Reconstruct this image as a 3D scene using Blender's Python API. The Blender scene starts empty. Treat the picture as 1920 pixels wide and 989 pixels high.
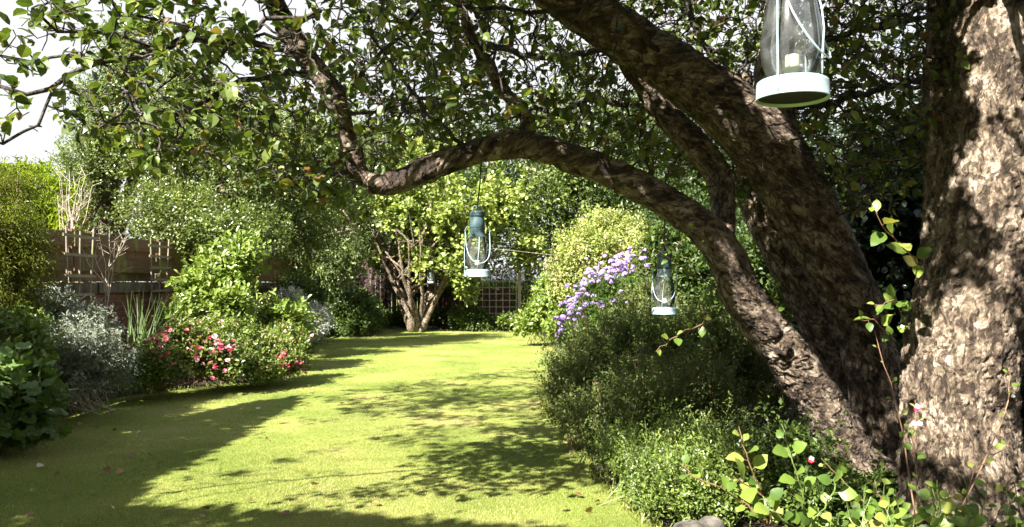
import bpy, bmesh, math, random
import numpy as np
from mathutils import Vector, Matrix, kdtree
SC = bpy.context.scene
C = SC.collection
R = math.radians
rng = np.random.default_rng(7)
random.seed(7)

# ------------------------------------------------------------------ camera, sky, sun, exposure
CAMZ = 1.3
F = 1500.0                                  # focal length in pixels of the 1920 px wide photograph
PITCH = math.atan((530 - 494.5) / F)
cam = bpy.data.cameras.new('camera'); camo = bpy.data.objects.new('camera', cam); C.objects.link(camo)
cam.sensor_width = 36; cam.lens = 36 * F / 1920; cam.clip_end = 2000; cam.clip_start = 0.05
camo.location = (0, 0, CAMZ); camo.rotation_euler = (math.pi / 2 + PITCH, 0, 0)
SC.camera = camo
cam.dof.use_dof = True; cam.dof.focus_distance = 5.2; cam.dof.aperture_fstop = 9.0

SUN_ELEV, SUN_AZ = R(43), R(40)             # SUN_AZ: light travels this far to the right of straight ahead
w = bpy.data.worlds.new('World'); SC.world = w; w.use_nodes = True
nt = w.node_tree; nt.nodes.clear()
N = nt.nodes.new
sky = N('ShaderNodeTexSky'); sky.sky_type = 'NISHITA'; sky.sun_disc = False
sky.sun_elevation = SUN_ELEV; sky.sun_rotation = math.pi + SUN_AZ; sky.air_density = 1.0; sky.dust_density = 1.5
bg = N('ShaderNodeBackground'); bg.inputs[1].default_value = 0.05
nt.links.new(sky.outputs[0], bg.inputs[0])
cb = N('ShaderNodeBackground'); cb.inputs[1].default_value = 1.0
tc = N('ShaderNodeTexCoord'); mp = N('ShaderNodeMapping'); mp.inputs['Scale'].default_value = (1.0, 1.0, 2.6)
mp.inputs['Location'].default_value = (0.3, 0.1, 0.2)
nt.links.new(tc.outputs['Generated'], mp.inputs[0])
no = N('ShaderNodeTexNoise'); no.inputs['Scale'].default_value = 2.2; no.inputs['Detail'].default_value = 9; no.inputs['Roughness'].default_value = .58
nt.links.new(mp.outputs[0], no.inputs[0])
rp = N('ShaderNodeValToRGB'); rp.color_ramp.elements[0].position = .22; rp.color_ramp.elements[1].position = .44
nt.links.new(no.outputs[0], rp.inputs[0])
cr = N('ShaderNodeValToRGB'); cr.color_ramp.elements[0].color = (.235, .238, .245, 1); cr.color_ramp.elements[1].color = (.19, .196, .21, 1)
cr.color_ramp.elements[0].position = .45; cr.color_ramp.elements[1].position = .8
nt.links.new(no.outputs[0], cr.inputs[0]); nt.links.new(cr.outputs[0], cb.inputs[0])
mx = N('ShaderNodeMixShader'); sz = N('ShaderNodeSeparateXYZ'); nt.links.new(tc.outputs['Generated'], sz.inputs[0])
mz = N('ShaderNodeMapRange'); mz.inputs[1].default_value = .35; mz.inputs[2].default_value = .85; mz.inputs[3].default_value = 1; mz.inputs[4].default_value = .25; nt.links.new(sz.outputs[2], mz.inputs[0])
mm = N('ShaderNodeMath'); mm.operation = 'MULTIPLY'; nt.links.new(rp.outputs[0], mm.inputs[0]); nt.links.new(mz.outputs[0], mm.inputs[1]); nt.links.new(mm.outputs[0], mx.inputs[0]); nt.links.new(bg.outputs[0], mx.inputs[1]); nt.links.new(cb.outputs[0], mx.inputs[2])
ow = N('ShaderNodeOutputWorld'); nt.links.new(mx.outputs[0], ow.inputs[0])

sl = bpy.data.lights.new('sun', 'SUN'); sl.energy = 5.0; sl.angle = R(.53); sl.color = (1, .95, .87)
so = bpy.data.objects.new('sun', sl); C.objects.link(so)
SUND = Vector((math.sin(SUN_AZ) * math.cos(SUN_ELEV), math.cos(SUN_AZ) * math.cos(SUN_ELEV), -math.sin(SUN_ELEV)))
so.rotation_euler = SUND.to_track_quat('-Z', 'Y').to_euler(); so.location = (-6, -6, 12)

vs = SC.view_settings
vs.view_transform = 'Standard'; vs.look = 'None'; vs.gamma = 1; vs.use_curve_mapping = False; vs.exposure = 2.25
cy = SC.cycles
SC.render.engine = 'CYCLES'
cy.max_bounces = 6; cy.diffuse_bounces = 2; cy.glossy_bounces = 2; cy.transmission_bounces = 4; cy.transparent_max_bounces = 12
cy.use_denoising = True; cy.caustics_reflective = False; cy.caustics_refractive = False
cy.use_adaptive_sampling = True; cy.adaptive_threshold = .02

# ------------------------------------------------------------------ pixel -> world helpers
_rm = camo.rotation_euler.to_matrix()
def ray(px, py): return _rm @ Vector(((px - 960) / F, -(py - 494.5) / F, -1))
def P(px, py, d):                            # point that the photograph shows at (px,py), d metres ahead
    r = ray(px, py); return Vector((0, 0, CAMZ)) + r * (d / r.y)
def G(px, py, z=0.0):
    r = ray(px, py); return Vector((0, 0, CAMZ)) + r * ((z - CAMZ) / r.z)

# ------------------------------------------------------------------ object helpers
def tag(o, label=None, cat=None, group=None, kind=None):
    if label: o['label'] = label
    if cat: o['category'] = cat
    if group: o['group'] = group
    if kind: o['kind'] = kind
    return o
def empty(name, loc, label, cat, group=None):
    o = bpy.data.objects.new(name, None); C.objects.link(o); o.location = loc
    o.empty_display_size = .1
    bpy.context.view_layer.update()
    return tag(o, label, cat, group)
def link(name, me, mat, parent=None):
    o = bpy.data.objects.new(name, me); C.objects.link(o)
    if mat and not me.materials: me.materials.append(mat)
    if parent:
        o.parent = parent
        top = parent
        while top.parent: top = top.parent
        if parent is top: o.matrix_parent_inverse = Matrix.Translation(-Vector(parent.location))
    return o
class MB:
    """collects vertices / faces (tris and quads) for ONE mesh"""
    def __init__(s): s.v = []; s.f3 = []; s.f4 = []; s.n = 0; s.a = []
    def add(s, v, f3=None, f4=None, a=0.0):
        v = np.asarray(v, dtype=np.float32).reshape(-1, 3)
        s.v.append(v)
        if f3 is not None and len(f3): s.f3.append(np.asarray(f3, dtype=np.int32).reshape(-1, 3) + s.n)
        if f4 is not None and len(f4): s.f4.append(np.asarray(f4, dtype=np.int32).reshape(-1, 4) + s.n)
        s.a.append(np.broadcast_to(np.asarray(a, dtype=np.float32), (len(v),)).copy()); s.n += len(v)
    def mesh(s, name, smooth=False):
        me = bpy.data.meshes.new(name)
        if not s.v: return me
        v = np.concatenate(s.v)
        f3 = np.concatenate(s.f3) if s.f3 else np.zeros((0, 3), np.int32)
        f4 = np.concatenate(s.f4) if s.f4 else np.zeros((0, 4), np.int32)
        me.vertices.add(len(v)); me.vertices.foreach_set('co', v.ravel())
        me.loops.add(len(f3) * 3 + len(f4) * 4)
        me.loops.foreach_set('vertex_index', np.concatenate([f3.ravel(), f4.ravel()]))
        me.polygons.add(len(f3) + len(f4))
        st = np.concatenate([np.arange(len(f3)) * 3, len(f3) * 3 + np.arange(len(f4)) * 4]).astype(np.int32)
        me.polygons.foreach_set('loop_start', st)
        try: me.polygons.foreach_set('loop_total', np.concatenate([np.full(len(f3), 3), np.full(len(f4), 4)]).astype(np.int32))
        except Exception: pass
        me.polygons.foreach_set('use_smooth', np.full(len(f3) + len(f4), smooth, dtype=bool))
        at = me.attributes.new('rnd', 'FLOAT', 'POINT'); at.data.foreach_set('value', np.concatenate(s.a))
        me.update(calc_edges=True); me.validate()
        return me
    def build(s, name, mat, parent=None, smooth=False): return link(name, s.mesh(name, smooth), mat, parent)
    def box(s, lo, hi, a=0.0, rot=0.0, piv=None):
        x0, y0, z0 = lo; x1, y1, z1 = hi
        v = np.array([(x, y, z) for z in (z0, z1) for y in (y0, y1) for x in (x0, x1)], float)
        if rot:
            p = np.array(piv if piv is not None else v.mean(0)); c, q = math.cos(rot), math.sin(rot)
            d = v - p; v = np.stack([d[:, 0] * c - d[:, 1] * q, d[:, 0] * q + d[:, 1] * c, d[:, 2]], 1) + p
        s.add(v, f4=[(0, 2, 3, 1), (4, 5, 7, 6), (0, 1, 5, 4), (2, 6, 7, 3), (0, 4, 6, 2), (1, 3, 7, 5)], a=a)
    def bar(s, p0, p1, w, t, up=(0, 0, 1), a=0.0):
        p0 = np.array(p0, float); p1 = np.array(p1, float); d = p1 - p0; d /= np.linalg.norm(d)
        u = np.array(up, float); sd = np.cross(d, u); sd /= np.linalg.norm(sd); u = np.cross(sd, d)
        v = [p + sd * i * w / 2 + u * j * t / 2 for p in (p0, p1) for j in (-1, 1) for i in (-1, 1)]
        s.add(v, f4=[(0, 2, 3, 1), (4, 5, 7, 6), (0, 1, 5, 4), (2, 6, 7, 3), (0, 4, 6, 2), (1, 3, 7, 5)], a=a)
    def tube(s, pts, rad, k=6, a=0.0, caps=True):
        pts = np.asarray(pts, float); n = len(pts)
        rad = np.broadcast_to(np.asarray(rad, float), (n,))
        t = np.gradient(pts, axis=0); t /= np.linalg.norm(t, axis=1)[:, None] + 1e-9
        ref = np.array((0, 0, 1.)) if abs(t[0][2]) < .9 else np.array((1., 0, 0))
        u = np.cross(t[0], ref); u /= np.linalg.norm(u); U = [u]
        for i in range(1, n):
            u = U[-1] - t[i] * np.dot(U[-1], t[i]); u /= np.linalg.norm(u) + 1e-9; U.append(u)
        U = np.array(U); V = np.cross(t, U)
        an = np.arange(k) * 2 * math.pi / k
        v = pts[:, None] + (U[:, None] * np.cos(an)[None, :, None] + V[:, None] * np.sin(an)[None, :, None]) * rad[:, None, None]
        i = np.arange(n - 1)[:, None] * k; j = np.arange(k)[None]; j2 = (j + 1) % k
        f = np.stack([i + j, i + j2, i + k + j2, i + k + j], -1).reshape(-1, 4)
        f3 = []
        v = v.reshape(-1, 3)
        if caps:
            v = np.concatenate([v, pts[:1], pts[-1:]]); c0, c1 = n * k, n * k + 1
            for q in range(k):
                f3.append((c0, (q + 1) % k, q)); f3.append((c1, (n - 1) * k + q, (n - 1) * k + (q + 1) % k))
        s.add(v, f3=f3, f4=f, a=a)
    def lathe(s, prof, c=(0, 0, 0), k=32, a=0.0):
        prof = np.array(prof, float); n = len(prof); an = np.arange(k) * 2 * math.pi / k
        v = np.stack([prof[:, None, 0] * np.cos(an)[None], prof[:, None, 0] * np.sin(an)[None], np.repeat(prof[:, 1:2], k, 1)], -1) + np.array(c)
        i = np.arange(n - 1)[:, None] * k; j = np.arange(k)[None]; j2 = (j + 1) % k
        s.add(v.reshape(-1, 3), f4=np.stack([i + j, i + j2, i + k + j2, i + k + j], -1).reshape(-1, 4), a=a)

# leaf templates: (u along, v across, w up)
T_DIA = (np.array([(0, 0, 0), (.45, .5, .10), (1, 0, -.06), (.45, -.5, .10)]), [(0, 2, 1), (0, 3, 2)], [])
T_SPR = (np.array([(0, 0, 0), (.25, .42, .07), (.7, .46, .09), (1, 0, -.04), (.7, -.46, .09), (.25, -.42, .07)]), [], [(0, 3, 2, 1), (0, 5, 4, 3)])
T_OVL = (np.array([(0, 0, 0), (.16, .36, .07), (.45, .52, .11), (.78, .33, .04), (1, 0, -.14), (.78, -.33, .04), (.45, -.52, .11), (.16, -.36, .07), (.33, 0, .02), (.68, 0, -.01)]),
         [(9, 4, 3), (9, 5, 4)], [(0, 8, 2, 1), (8, 9, 3, 2), (0, 7, 6, 8), (8, 6, 5, 9)])
T_TRI = (np.array([(0, .5, 0), (0, -.5, 0), (1, 0, .25)]), [(0, 1, 2)], [])
T_LNC = (np.array([(0, 0, 0), (.35, .5, .10), (1, 0, -.25), (.35, -.5, .10)]), [(0, 2, 1), (0, 3, 2)], [])
def _round_leaf():
    # large lobed round leaf (13 rim points around a hub)
    v = [(.45, 0, -.04)]; k = 14
    for i in range(k):
        t = math.pi + 2 * math.pi * i / k
        r = .5 * (1 + .10 * math.cos(i * math.pi))
        v.append((.45 + r * math.cos(t) * 1.0, r * math.sin(t) * 1.02, .06 + .05 * math.cos(i * 2.2)))
    return (np.array(v), [(0, 1 + i, 1 + (i + 1) % k) for i in range(k)], [])
T_RND = _round_leaf()
def _serr():
    # broad ovate leaf with a finely toothed rim, folded along its midrib, tip curled down
    m = 9
    mid = [(t, 0, -.16 * t * t + .02) for t in np.linspace(0, 1, m + 1)]
    prof = [0, .26, .42, .50, .52, .48, .40, .28, .13, 0]
    v = list(mid)
    for s in (1, -1):
        for i in range(1, m):
            t = i / m
            v.append((t + .02 * (i % 2), s * prof[i] * (1 + .03 * (i % 2)), -.20 * t * t + .20 * prof[i] + .015 * math.sin(i * 2.1 + s)))
    f3 = []; f4 = []
    for s, o in ((1, m + 1), (-1, 2 * m)):
        def w_(*q): (f4 if len(q) == 4 else f3).append(q if s < 0 else q[::-1])
        w_(0, 1, o); 
        for i in range(1, m - 1): w_(i, i + 1, o + i, o + i - 1)
        w_(m - 1, m, o + m - 2)
    return (np.array(v), f3, f4)
T_BIG = _serr()

def unit(v): return v / (np.linalg.norm(v, axis=-1, keepdims=True) + 1e-9)
def leaves(mb, pos, ax, nr, ln, wd, T, a=None):
    """add one leaf per row"""
    pos = np.asarray(pos); n = len(pos)
    if not n: return
    ax = unit(np.asarray(ax)); nr = np.asarray(nr); nr = unit(nr - ax * (nr * ax).sum(-1, keepdims=True)); sd = np.cross(nr, ax)
    ln = np.broadcast_to(ln, (n,)); wd = np.broadcast_to(wd, (n,))
    tv, t3, t4 = T; k = len(tv)
    v = pos[:, None] + ax[:, None] * (tv[None, :, 0:1] * ln[:, None, None]) + sd[:, None] * (tv[None, :, 1:2] * wd[:, None, None]) + nr[:, None] * (tv[None, :, 2:3] * ln[:, None, None])
    base = (np.arange(n) * k)[:, None, None]
    f3 = (np.array(t3)[None] + base).reshape(-1, 3) if len(t3) else None
    f4 = (np.array(t4)[None] + base).reshape(-1, 4) if len(t4) else None
    if a is None: a = rng.random(n)
    mb.add(v.reshape(-1, 3), f3, f4, a=np.repeat(a, k))

def rdir(n): return unit(rng.normal(size=(n, 3)))
# cheap vectorised value noise
def _h(i, j, k, s=0):
    x = (i * 374761393 + j * 668265263 + k * 2147483647 + s * 974634777).astype(np.int64) & 0xffffffff
    x = ((x ^ (x >> 13)) * 1274126177) & 0xffffffff
    x = x ^ (x >> 16)
    return (x & 0xffff) / 65535.0
def vnoise(p, s=0):
    p = np.asarray(p, float); i = np.floor(p).astype(np.int64); f = p - i; f = f * f * (3 - 2 * f); r = 0
    for dx in (0, 1):
        for dy in (0, 1):
            for dz in (0, 1):
                wgt = (f[:, 0] if dx else 1 - f[:, 0]) * (f[:, 1] if dy else 1 - f[:, 1]) * (f[:, 2] if dz else 1 - f[:, 2])
                r = r + wgt * _h(i[:, 0] + dx, i[:, 1] + dy, i[:, 2] + dz, s)
    return r
def fbm(p, o=3, s=0):
    p = np.asarray(p, float); r = 0; a = .5
    for k in range(o): r = r + a * vnoise(p * 2 ** k, s + k); a *= .5
    return r / (1 - .5 ** o)
def worley(p, s=0):
    p = np.asarray(p, float); i = np.floor(p).astype(np.int64)
    d1 = np.full(len(p), 9.); d2 = np.full(len(p), 9.); idv = np.zeros(len(p))
    for dx in (-1, 0, 1):
        for dy in (-1, 0, 1):
            for dz in (-1, 0, 1):
                a, b, c = i[:, 0] + dx, i[:, 1] + dy, i[:, 2] + dz
                q = np.stack([a + _h(a, b, c, s), b + _h(a, b, c, s + 1), c + _h(a, b, c, s + 2)], 1)
                d = np.linalg.norm(q - p, axis=1); v = _h(a, b, c, s + 5)
                m = d < d1
                d2 = np.where(m, d1, np.minimum(d2, d)); idv = np.where(m, v, idv); d1 = np.where(m, d, d1)
    return d1, d2, idv

# ------------------------------------------------------------------ materials
def newmat(name):
    m = bpy.data.materials.new(name); m.use_nodes = True; m.node_tree.nodes.clear(); return m, m.node_tree
def nd(t, ty, **kw):
    n = t.nodes.new(ty)
    for k, v in kw.items():
        if k in n.inputs: n.inputs[k].default_value = v
        else: setattr(n, k, v)
    return n
def ramp(t, stops):
    r = t.nodes.new('ShaderNodeValToRGB'); e = r.color_ramp.elements
    while len(e) < len(stops): e.new(.5)
    for x, (p, c) in zip(e, stops): x.position = p; x.color = (*c, 1)
    return r
def leafmat(name, cols, trans=.26, rough=.42, spec=.35, tr_col=None, clump=.6):
    """cols: colour stops over each leaf's own random number; last ones may be dry leaves"""
    m, t = newmat(name); L = t.links.new
    at = nd(t, 'ShaderNodeAttribute', attribute_name='rnd')
    rp = ramp(t, cols); L(at.outputs['Fac'], rp.inputs[0])
    tc = nd(t, 'ShaderNodeTexCoord'); no = nd(t, 'ShaderNodeTexNoise', Scale=1.7, Detail=3.0); L(tc.outputs['Object'], no.inputs[0])
    hs = nd(t, 'ShaderNodeHueSaturation'); mr = nd(t, 'ShaderNodeMapRange'); mr.inputs[1].default_value = .3; mr.inputs[2].default_value = .7
    mr.inputs[3].default_value = 1 - clump * .45; mr.inputs[4].default_value = 1 + clump * .35
    L(no.outputs[0], mr.inputs[0]); L(mr.outputs[0], hs.inputs['Value']); L(rp.outputs[0], hs.inputs['Color'])
    p = nd(t, 'ShaderNodeBsdfPrincipled', Roughness=rough); p.inputs['Specular IOR Level'].default_value = spec
    L(hs.outputs[0], p.inputs['Base Color'])
    tr = nd(t, 'ShaderNodeBsdfTranslucent')
    g = nd(t, 'ShaderNodeMix', data_type='RGBA', blend_type='MULTIPLY'); g.inputs[0].default_value = 1
    L(hs.outputs[0], g.inputs[6]); g.inputs[7].default_value = (*(tr_col or (1.5, 1.6, .7)), 1); L(g.outputs[2], tr.inputs[0])
    mxs = nd(t, 'ShaderNodeMixShader'); mxs.inputs[0].default_value = trans
    L(p.outputs[0], mxs.inputs[1]); L(tr.outputs[0], mxs.inputs[2])
    o = nd(t, 'ShaderNodeOutputMaterial'); L(mxs.outputs[0], o.inputs[0]); return m
def plain(name, col, rough=.6, metal=0., var=.15, scale=12., bump=0., spec=.5, col2=None):
    m, t = newmat(name); L = t.links.new
    tc = nd(t, 'ShaderNodeTexCoord'); no = nd(t, 'ShaderNodeTexNoise', Scale=scale, Detail=6.0, Roughness=.6); L(tc.outputs['Object'], no.inputs[0])
    c2 = col2 or tuple(c * (1 + var) for c in col); c1 = tuple(c * (1 - var) for c in col)
    rp = ramp(t, [(.32, c1), (.68, c2)]); L(no.outputs[0], rp.inputs[0])
    p = nd(t, 'ShaderNodeBsdfPrincipled', Roughness=rough, Metallic=metal); p.inputs['Specular IOR Level'].default_value = spec
    L(rp.outputs[0], p.inputs['Base Color'])
    if bump:
        b = nd(t, 'ShaderNodeBump', Strength=bump, Distance=.01); L(no.outputs[0], b.inputs['Height']); L(b.outputs[0], p.inputs['Normal'])
    o = nd(t, 'ShaderNodeOutputMaterial'); L(p.outputs[0], o.inputs[0]); return m
def barkmat(name, dark, mid, light, scale=1., moss=(.10, .12, .03), mossamt=.62, bump=1., use_attr=True, plate=26.):
    m, t = newmat(name); L = t.links.new
    src = nd(t, 'ShaderNodeAttribute', attribute_name='barkco').outputs['Vector'] if use_attr else nd(t, 'ShaderNodeTexCoord').outputs['Object']
    mp = nd(t, 'ShaderNodeMapping'); mp.inputs['Scale'].default_value = (scale,) * 3; L(src, mp.inputs[0])
    n1 = nd(t, 'ShaderNodeTexNoise', Scale=13., Detail=9., Roughness=.72, Distortion=.8); L(mp.outputs[0], n1.inputs[0])
    n2 = nd(t, 'ShaderNodeTexNoise', Scale=60., Detail=6., Roughness=.75); L(mp.outputs[0], n2.inputs[0])
    ds = nd(t, 'ShaderNodeVectorMath', operation='MULTIPLY_ADD'); L(n1.outputs['Color'], ds.inputs[0]); ds.inputs[1].default_value = (.16, .16, .10); L(mp.outputs[0], ds.inputs[2])
    ve = nd(t, 'ShaderNodeTexVoronoi', feature='DISTANCE_TO_EDGE', Scale=plate); L(ds.outputs[0], ve.inputs[0])
    vc = nd(t, 'ShaderNodeTexVoronoi', feature='F1', Scale=plate); L(ds.outputs[0], vc.inputs[0])
    vf = nd(t, 'ShaderNodeTexVoronoi', feature='DISTANCE_TO_EDGE', Scale=plate * 2.7); L(ds.outputs[0], vf.inputs[0])
    mixv = nd(t, 'ShaderNodeMath', operation='MULTIPLY_ADD'); L(vc.outputs['Color'], mixv.inputs[0]); mixv.inputs[1].default_value = .14; 
    n1s = nd(t, 'ShaderNodeMath', operation='SUBTRACT'); L(n1.outputs[0], n1s.inputs[0]); n1s.inputs[1].default_value = .07; L(n1s.outputs[0], mixv.inputs[2])
    rp = ramp(t, [(.34, dark), (.48, mid), (.64, light)]); L(mixv.outputs[0], rp.inputs[0])
    r2 = ramp(t, [(.32, (.45, .42, .40)), (.60, (1.2, 1.18, 1.15))]); L(n2.outputs[0], r2.inputs[0])
    mu = nd(t, 'ShaderNodeMix', data_type='RGBA', blend_type='MULTIPLY'); mu.inputs[0].default_value = 1; L(rp.outputs[0], mu.inputs[6]); L(r2.outputs[0], mu.inputs[7])
    cr = ramp(t, [(.0, (.16, .12, .10)), (.09, (1, 1, 1))]); L(ve.outputs[0], cr.inputs[0])
    cf = ramp(t, [(.0, (.4, .36, .33)), (.10, (1, 1, 1))]); L(vf.outputs[0], cf.inputs[0])
    mu2 = nd(t, 'ShaderNodeMix', data_type='RGBA', blend_type='MULTIPLY'); mu2.inputs[0].default_value = .5; L(mu.outputs[2], mu2.inputs[6]); L(cr.outputs[0], mu2.inputs[7])
    mu3 = nd(t, 'ShaderNodeMix', data_type='RGBA', blend_type='MULTIPLY'); mu3.inputs[0].default_value = .35; L(mu2.outputs[2], mu3.inputs[6]); L(cf.outputs[0], mu3.inputs[7])
    n4 = nd(t, 'ShaderNodeTexNoise', Scale=24., Detail=10., Roughness=.62, Distortion=1.3); L(mp.outputs[0], n4.inputs[0])
    f4 = ramp(t, [(.45, (.40, .36, .33)), (.49, (1.28, 1.26, 1.22))]); L(n4.outputs[0], f4.inputs[0])
    mu4 = nd(t, 'ShaderNodeMix', data_type='RGBA', blend_type='MULTIPLY'); mu4.inputs[0].default_value = 1; L(mu3.outputs[2], mu4.inputs[6]); L(f4.outputs[0], mu4.inputs[7])
    n3 = nd(t, 'ShaderNodeTexNoise', Scale=3.1, Detail=8., Roughness=.72); L(mp.outputs[0], n3.inputs[0])
    mr = ramp(t, [(mossamt, (0, 0, 0)), (mossamt + .07, (1, 1, 1))]); L(n3.outputs[0], mr.inputs[0])
    mo = nd(t, 'ShaderNodeMix', data_type='RGBA'); L(mr.outputs[0], mo.inputs[0]); L(mu4.outputs[2], mo.inputs[6]); mo.inputs[7].default_value = (*moss, 1)
    p = nd(t, 'ShaderNodeBsdfPrincipled', Roughness=.7); p.inputs['Specular IOR Level'].default_value = .35; L(mo.outputs[2], p.inputs['Base Color'])
    h1 = nd(t, 'ShaderNodeMath', operation='MULTIPLY_ADD'); L(n2.outputs[0], h1.inputs[0]); h1.inputs[1].default_value = .8; L(mixv.outputs[0], h1.inputs[2])
    h2 = nd(t, 'ShaderNodeMath', operation='MULTIPLY_ADD'); L(cr.outputs[0], h2.inputs[0]); h2.inputs[1].default_value = .22; L(h1.outputs[0], h2.inputs[2])
    h3 = nd(t, 'ShaderNodeMath', operation='MULTIPLY_ADD'); L(cf.outputs[0], h3.inputs[0]); h3.inputs[1].default_value = .15; L(h2.outputs[0], h3.inputs[2])
    h4 = nd(t, 'ShaderNodeMath', operation='MULTIPLY_ADD'); L(f4.outputs[0], h4.inputs[0]); h4.inputs[1].default_value = .5; L(h3.outputs[0], h4.inputs[2])
    bb = nd(t, 'ShaderNodeBump', Strength=bump, Distance=.038); L(h4.outputs[0], bb.inputs['Height']); L(bb.outputs[0], p.inputs['Normal'])
    o = nd(t, 'ShaderNodeOutputMaterial'); L(p.outputs[0], o.inputs[0]); return m

M = {}
G1 = (.045, .085, .012); G2 = (.085, .15, .022); G3 = (.13, .20, .03)
M['apple_leaf'] = leafmat('apple leaf', [(0, (.05, .08, .018)), (.5, (.095, .135, .028)), (.88, (.17, .21, .045)), (.965, (.22, .18, .04)), (.995, (.20, .09, .03)), (1, (.16, .05, .02))], trans=.27, rough=.36, spec=.45)
M['shoot_leaf'] = leafmat('young shoot leaf', [(0, (.06, .11, .018)), (.5, (.13, .20, .03)), (.85, (.22, .29, .05)), (1, (.30, .27, .08))], trans=.3, rough=.42, clump=.2)
M['hawthorn'] = leafmat('small hedge leaf', [(0, (.06, .09, .018)), (.55, (.125, .165, .035)), (1, (.24, .28, .08))], rough=.36, spec=.6, clump=.8)
M['willow'] = leafmat('mid green leaf', [(0, (.07, .10, .022)), (.55, (.135, .18, .045)), (1, (.26, .30, .10))], rough=.38, spec=.55, clump=.8)
M['hazel'] = leafmat('pale hazel leaf', [(0, (.14, .19, .04)), (.5, (.25, .31, .07)), (1, (.38, .42, .13))], rough=.42, spec=.5, clump=.5)
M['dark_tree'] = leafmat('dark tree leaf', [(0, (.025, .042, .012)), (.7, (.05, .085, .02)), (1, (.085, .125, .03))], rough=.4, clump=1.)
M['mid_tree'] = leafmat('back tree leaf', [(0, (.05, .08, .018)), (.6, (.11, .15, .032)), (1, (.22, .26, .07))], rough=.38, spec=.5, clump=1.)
M['ivy'] = leafmat('ivy leaf', [(0, (.012, .022, .010)), (.8, (.022, .04, .014)), (1, (.05, .085, .02))], trans=.12, rough=.3, spec=.5)
M['gold'] = leafmat('golden frond', [(0, (.12, .17, .015)), (.6, (.22, .29, .02)), (1, (.34, .38, .03))], trans=.4, rough=.5, clump=.5)
M['olive'] = leafmat('olive frond', [(0, (.07, .085, .012)), (.6, (.12, .14, .018)), (1, (.20, .20, .03))], rough=.5)
M['dogwood'] = leafmat('bright shrub leaf', [(0, (.11, .16, .03)), (.6, (.19, .26, .05)), (1, (.31, .36, .10))], rough=.38, spec=.5, clump=.25)
M['silver'] = leafmat('silver leaf', [(0, (.15, .17, .12)), (.6, (.26, .285, .22)), (1, (.42, .44, .36))], trans=.12, rough=.6, tr_col=(1, 1.1, .8), clump=.4)
M['white_leaf'] = leafmat('white felted leaf', [(0, (.30, .33, .27)), (.6, (.48, .5, .43)), (1, (.62, .62, .55))], trans=.1, rough=.7, tr_col=(1, 1, .9), clump=.3)
M['rose_leaf'] = leafmat('rose leaf', [(0, (.07, .11, .022)), (.5, (.13, .18, .035)), (.85, (.22, .26, .06)), (1, (.22, .10, .05))], rough=.36, spec=.5, clump=.6)
M['mantle'] = leafmat('round perennial leaf', [(0, (.07, .12, .035)), (.6, (.11, .175, .05)), (1, (.18, .24, .05))], trans=.25, rough=.45, clump=.4)
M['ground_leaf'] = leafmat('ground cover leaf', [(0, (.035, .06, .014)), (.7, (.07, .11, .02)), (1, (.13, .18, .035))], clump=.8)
M['catmint'] = leafmat('catmint leaf', [(0, (.06, .09, .02)), (.5, (.11, .15, .035)), (.88, (.19, .225, .06)), (1, (.22, .16, .10))], rough=.45, clump=.9)
M['low_leaf'] = leafmat('low bright leaf', [(0, (.06, .10, .02)), (.5, (.12, .175, .03)), (1, (.24, .29, .06))], rough=.4, spec=.5, clump=.5)
M['phlox_leaf'] = leafmat('phlox leaf', [(0, (.055, .10, .02)), (.6, (.09, .155, .03)), (1, (.15, .21, .045))], rough=.4, clump=.4)
M['spirea'] = leafmat('pale climber leaf', [(0, (.17, .22, .05)), (.45, (.27, .32, .08)), (.75, (.42, .42, .18)), (.93, (.48, .38, .25)), (1, (.32, .13, .08))], rough=.5, clump=.5)
M['blade'] = leafmat('iris blade', [(0, (.10, .16, .06)), (.7, (.17, .24, .10)), (1, (.34, .38, .22))], trans=.2)
M['grass'] = leafmat('grass blade', [(0, (.135, .175, .032)), (.5, (.205, .25, .052)), (.85, (.30, .32, .09)), (1, (.42, .36, .17))], trans=.25, rough=.5, spec=.25, tr_col=(1.3, 1.4, .6), clump=.35)
M['petal_pink'] = leafmat('pink petal', [(0, (.55, .06, .12)), (.5, (.74, .18, .26)), (1, (.82, .36, .42))], trans=.25, tr_col=(1.2, 1, 1), rough=.6, clump=.2)
M['petal_pale'] = leafmat('pale pink petal', [(0, (.72, .22, .32)), (.5, (.80, .38, .46)), (1, (.85, .60, .62))], trans=.25, tr_col=(1.2, 1, 1), rough=.6, clump=.2)
M['petal_lilac'] = leafmat('lilac petal', [(0, (.29, .16, .48)), (.5, (.44, .28, .64)), (1, (.64, .49, .77))], trans=.25, tr_col=(1.1, 1, 1.1), rough=.6, clump=.2)
M['petal_red'] = plain('red petal', (.62, .02, .05), rough=.5)
M['petal_white'] = plain('white petal', (.82, .80, .80), rough=.6, var=.05)
M['white_bits'] = leafmat('tiny pale flower', [(0, (.45, .38, .40)), (1, (.75, .72, .70))], trans=.2, tr_col=(1, 1, 1))
M['apple_bark'] = barkmat('apple bark', (.045, .032, .025), (.22, .165, .12), (.60, .51, .41), plate=24.)
M['flaky_bark'] = barkmat('flaky bark', (.05, .035, .026), (.25, .195, .14), (.62, .53, .42), scale=.8, moss=(.13, .14, .045), mossamt=.60, plate=20.)
M['twig'] = barkmat('dark twig bark', (.025, .02, .017), (.05, .04, .034), (.10, .085, .07), use_attr=False, bump=.3)
M['back_bark'] = barkmat('grey brown bark', (.13, .10, .07), (.30, .24, .17), (.46, .39, .30), use_attr=False, scale=.6, mossamt=.8)
M['pale_bark'] = barkmat('pale tree bark', (.15, .115, .08), (.31, .25, .18), (.48, .41, .32), use_attr=False, scale=.6, mossamt=.9)
M['pale_stem'] = plain('pale dead stem', (.42, .35, .28), rough=.8, var=.25, scale=30)
M['green_stem'] = plain('green stem', (.14, .19, .05), rough=.6, var=.25, scale=30)
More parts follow.
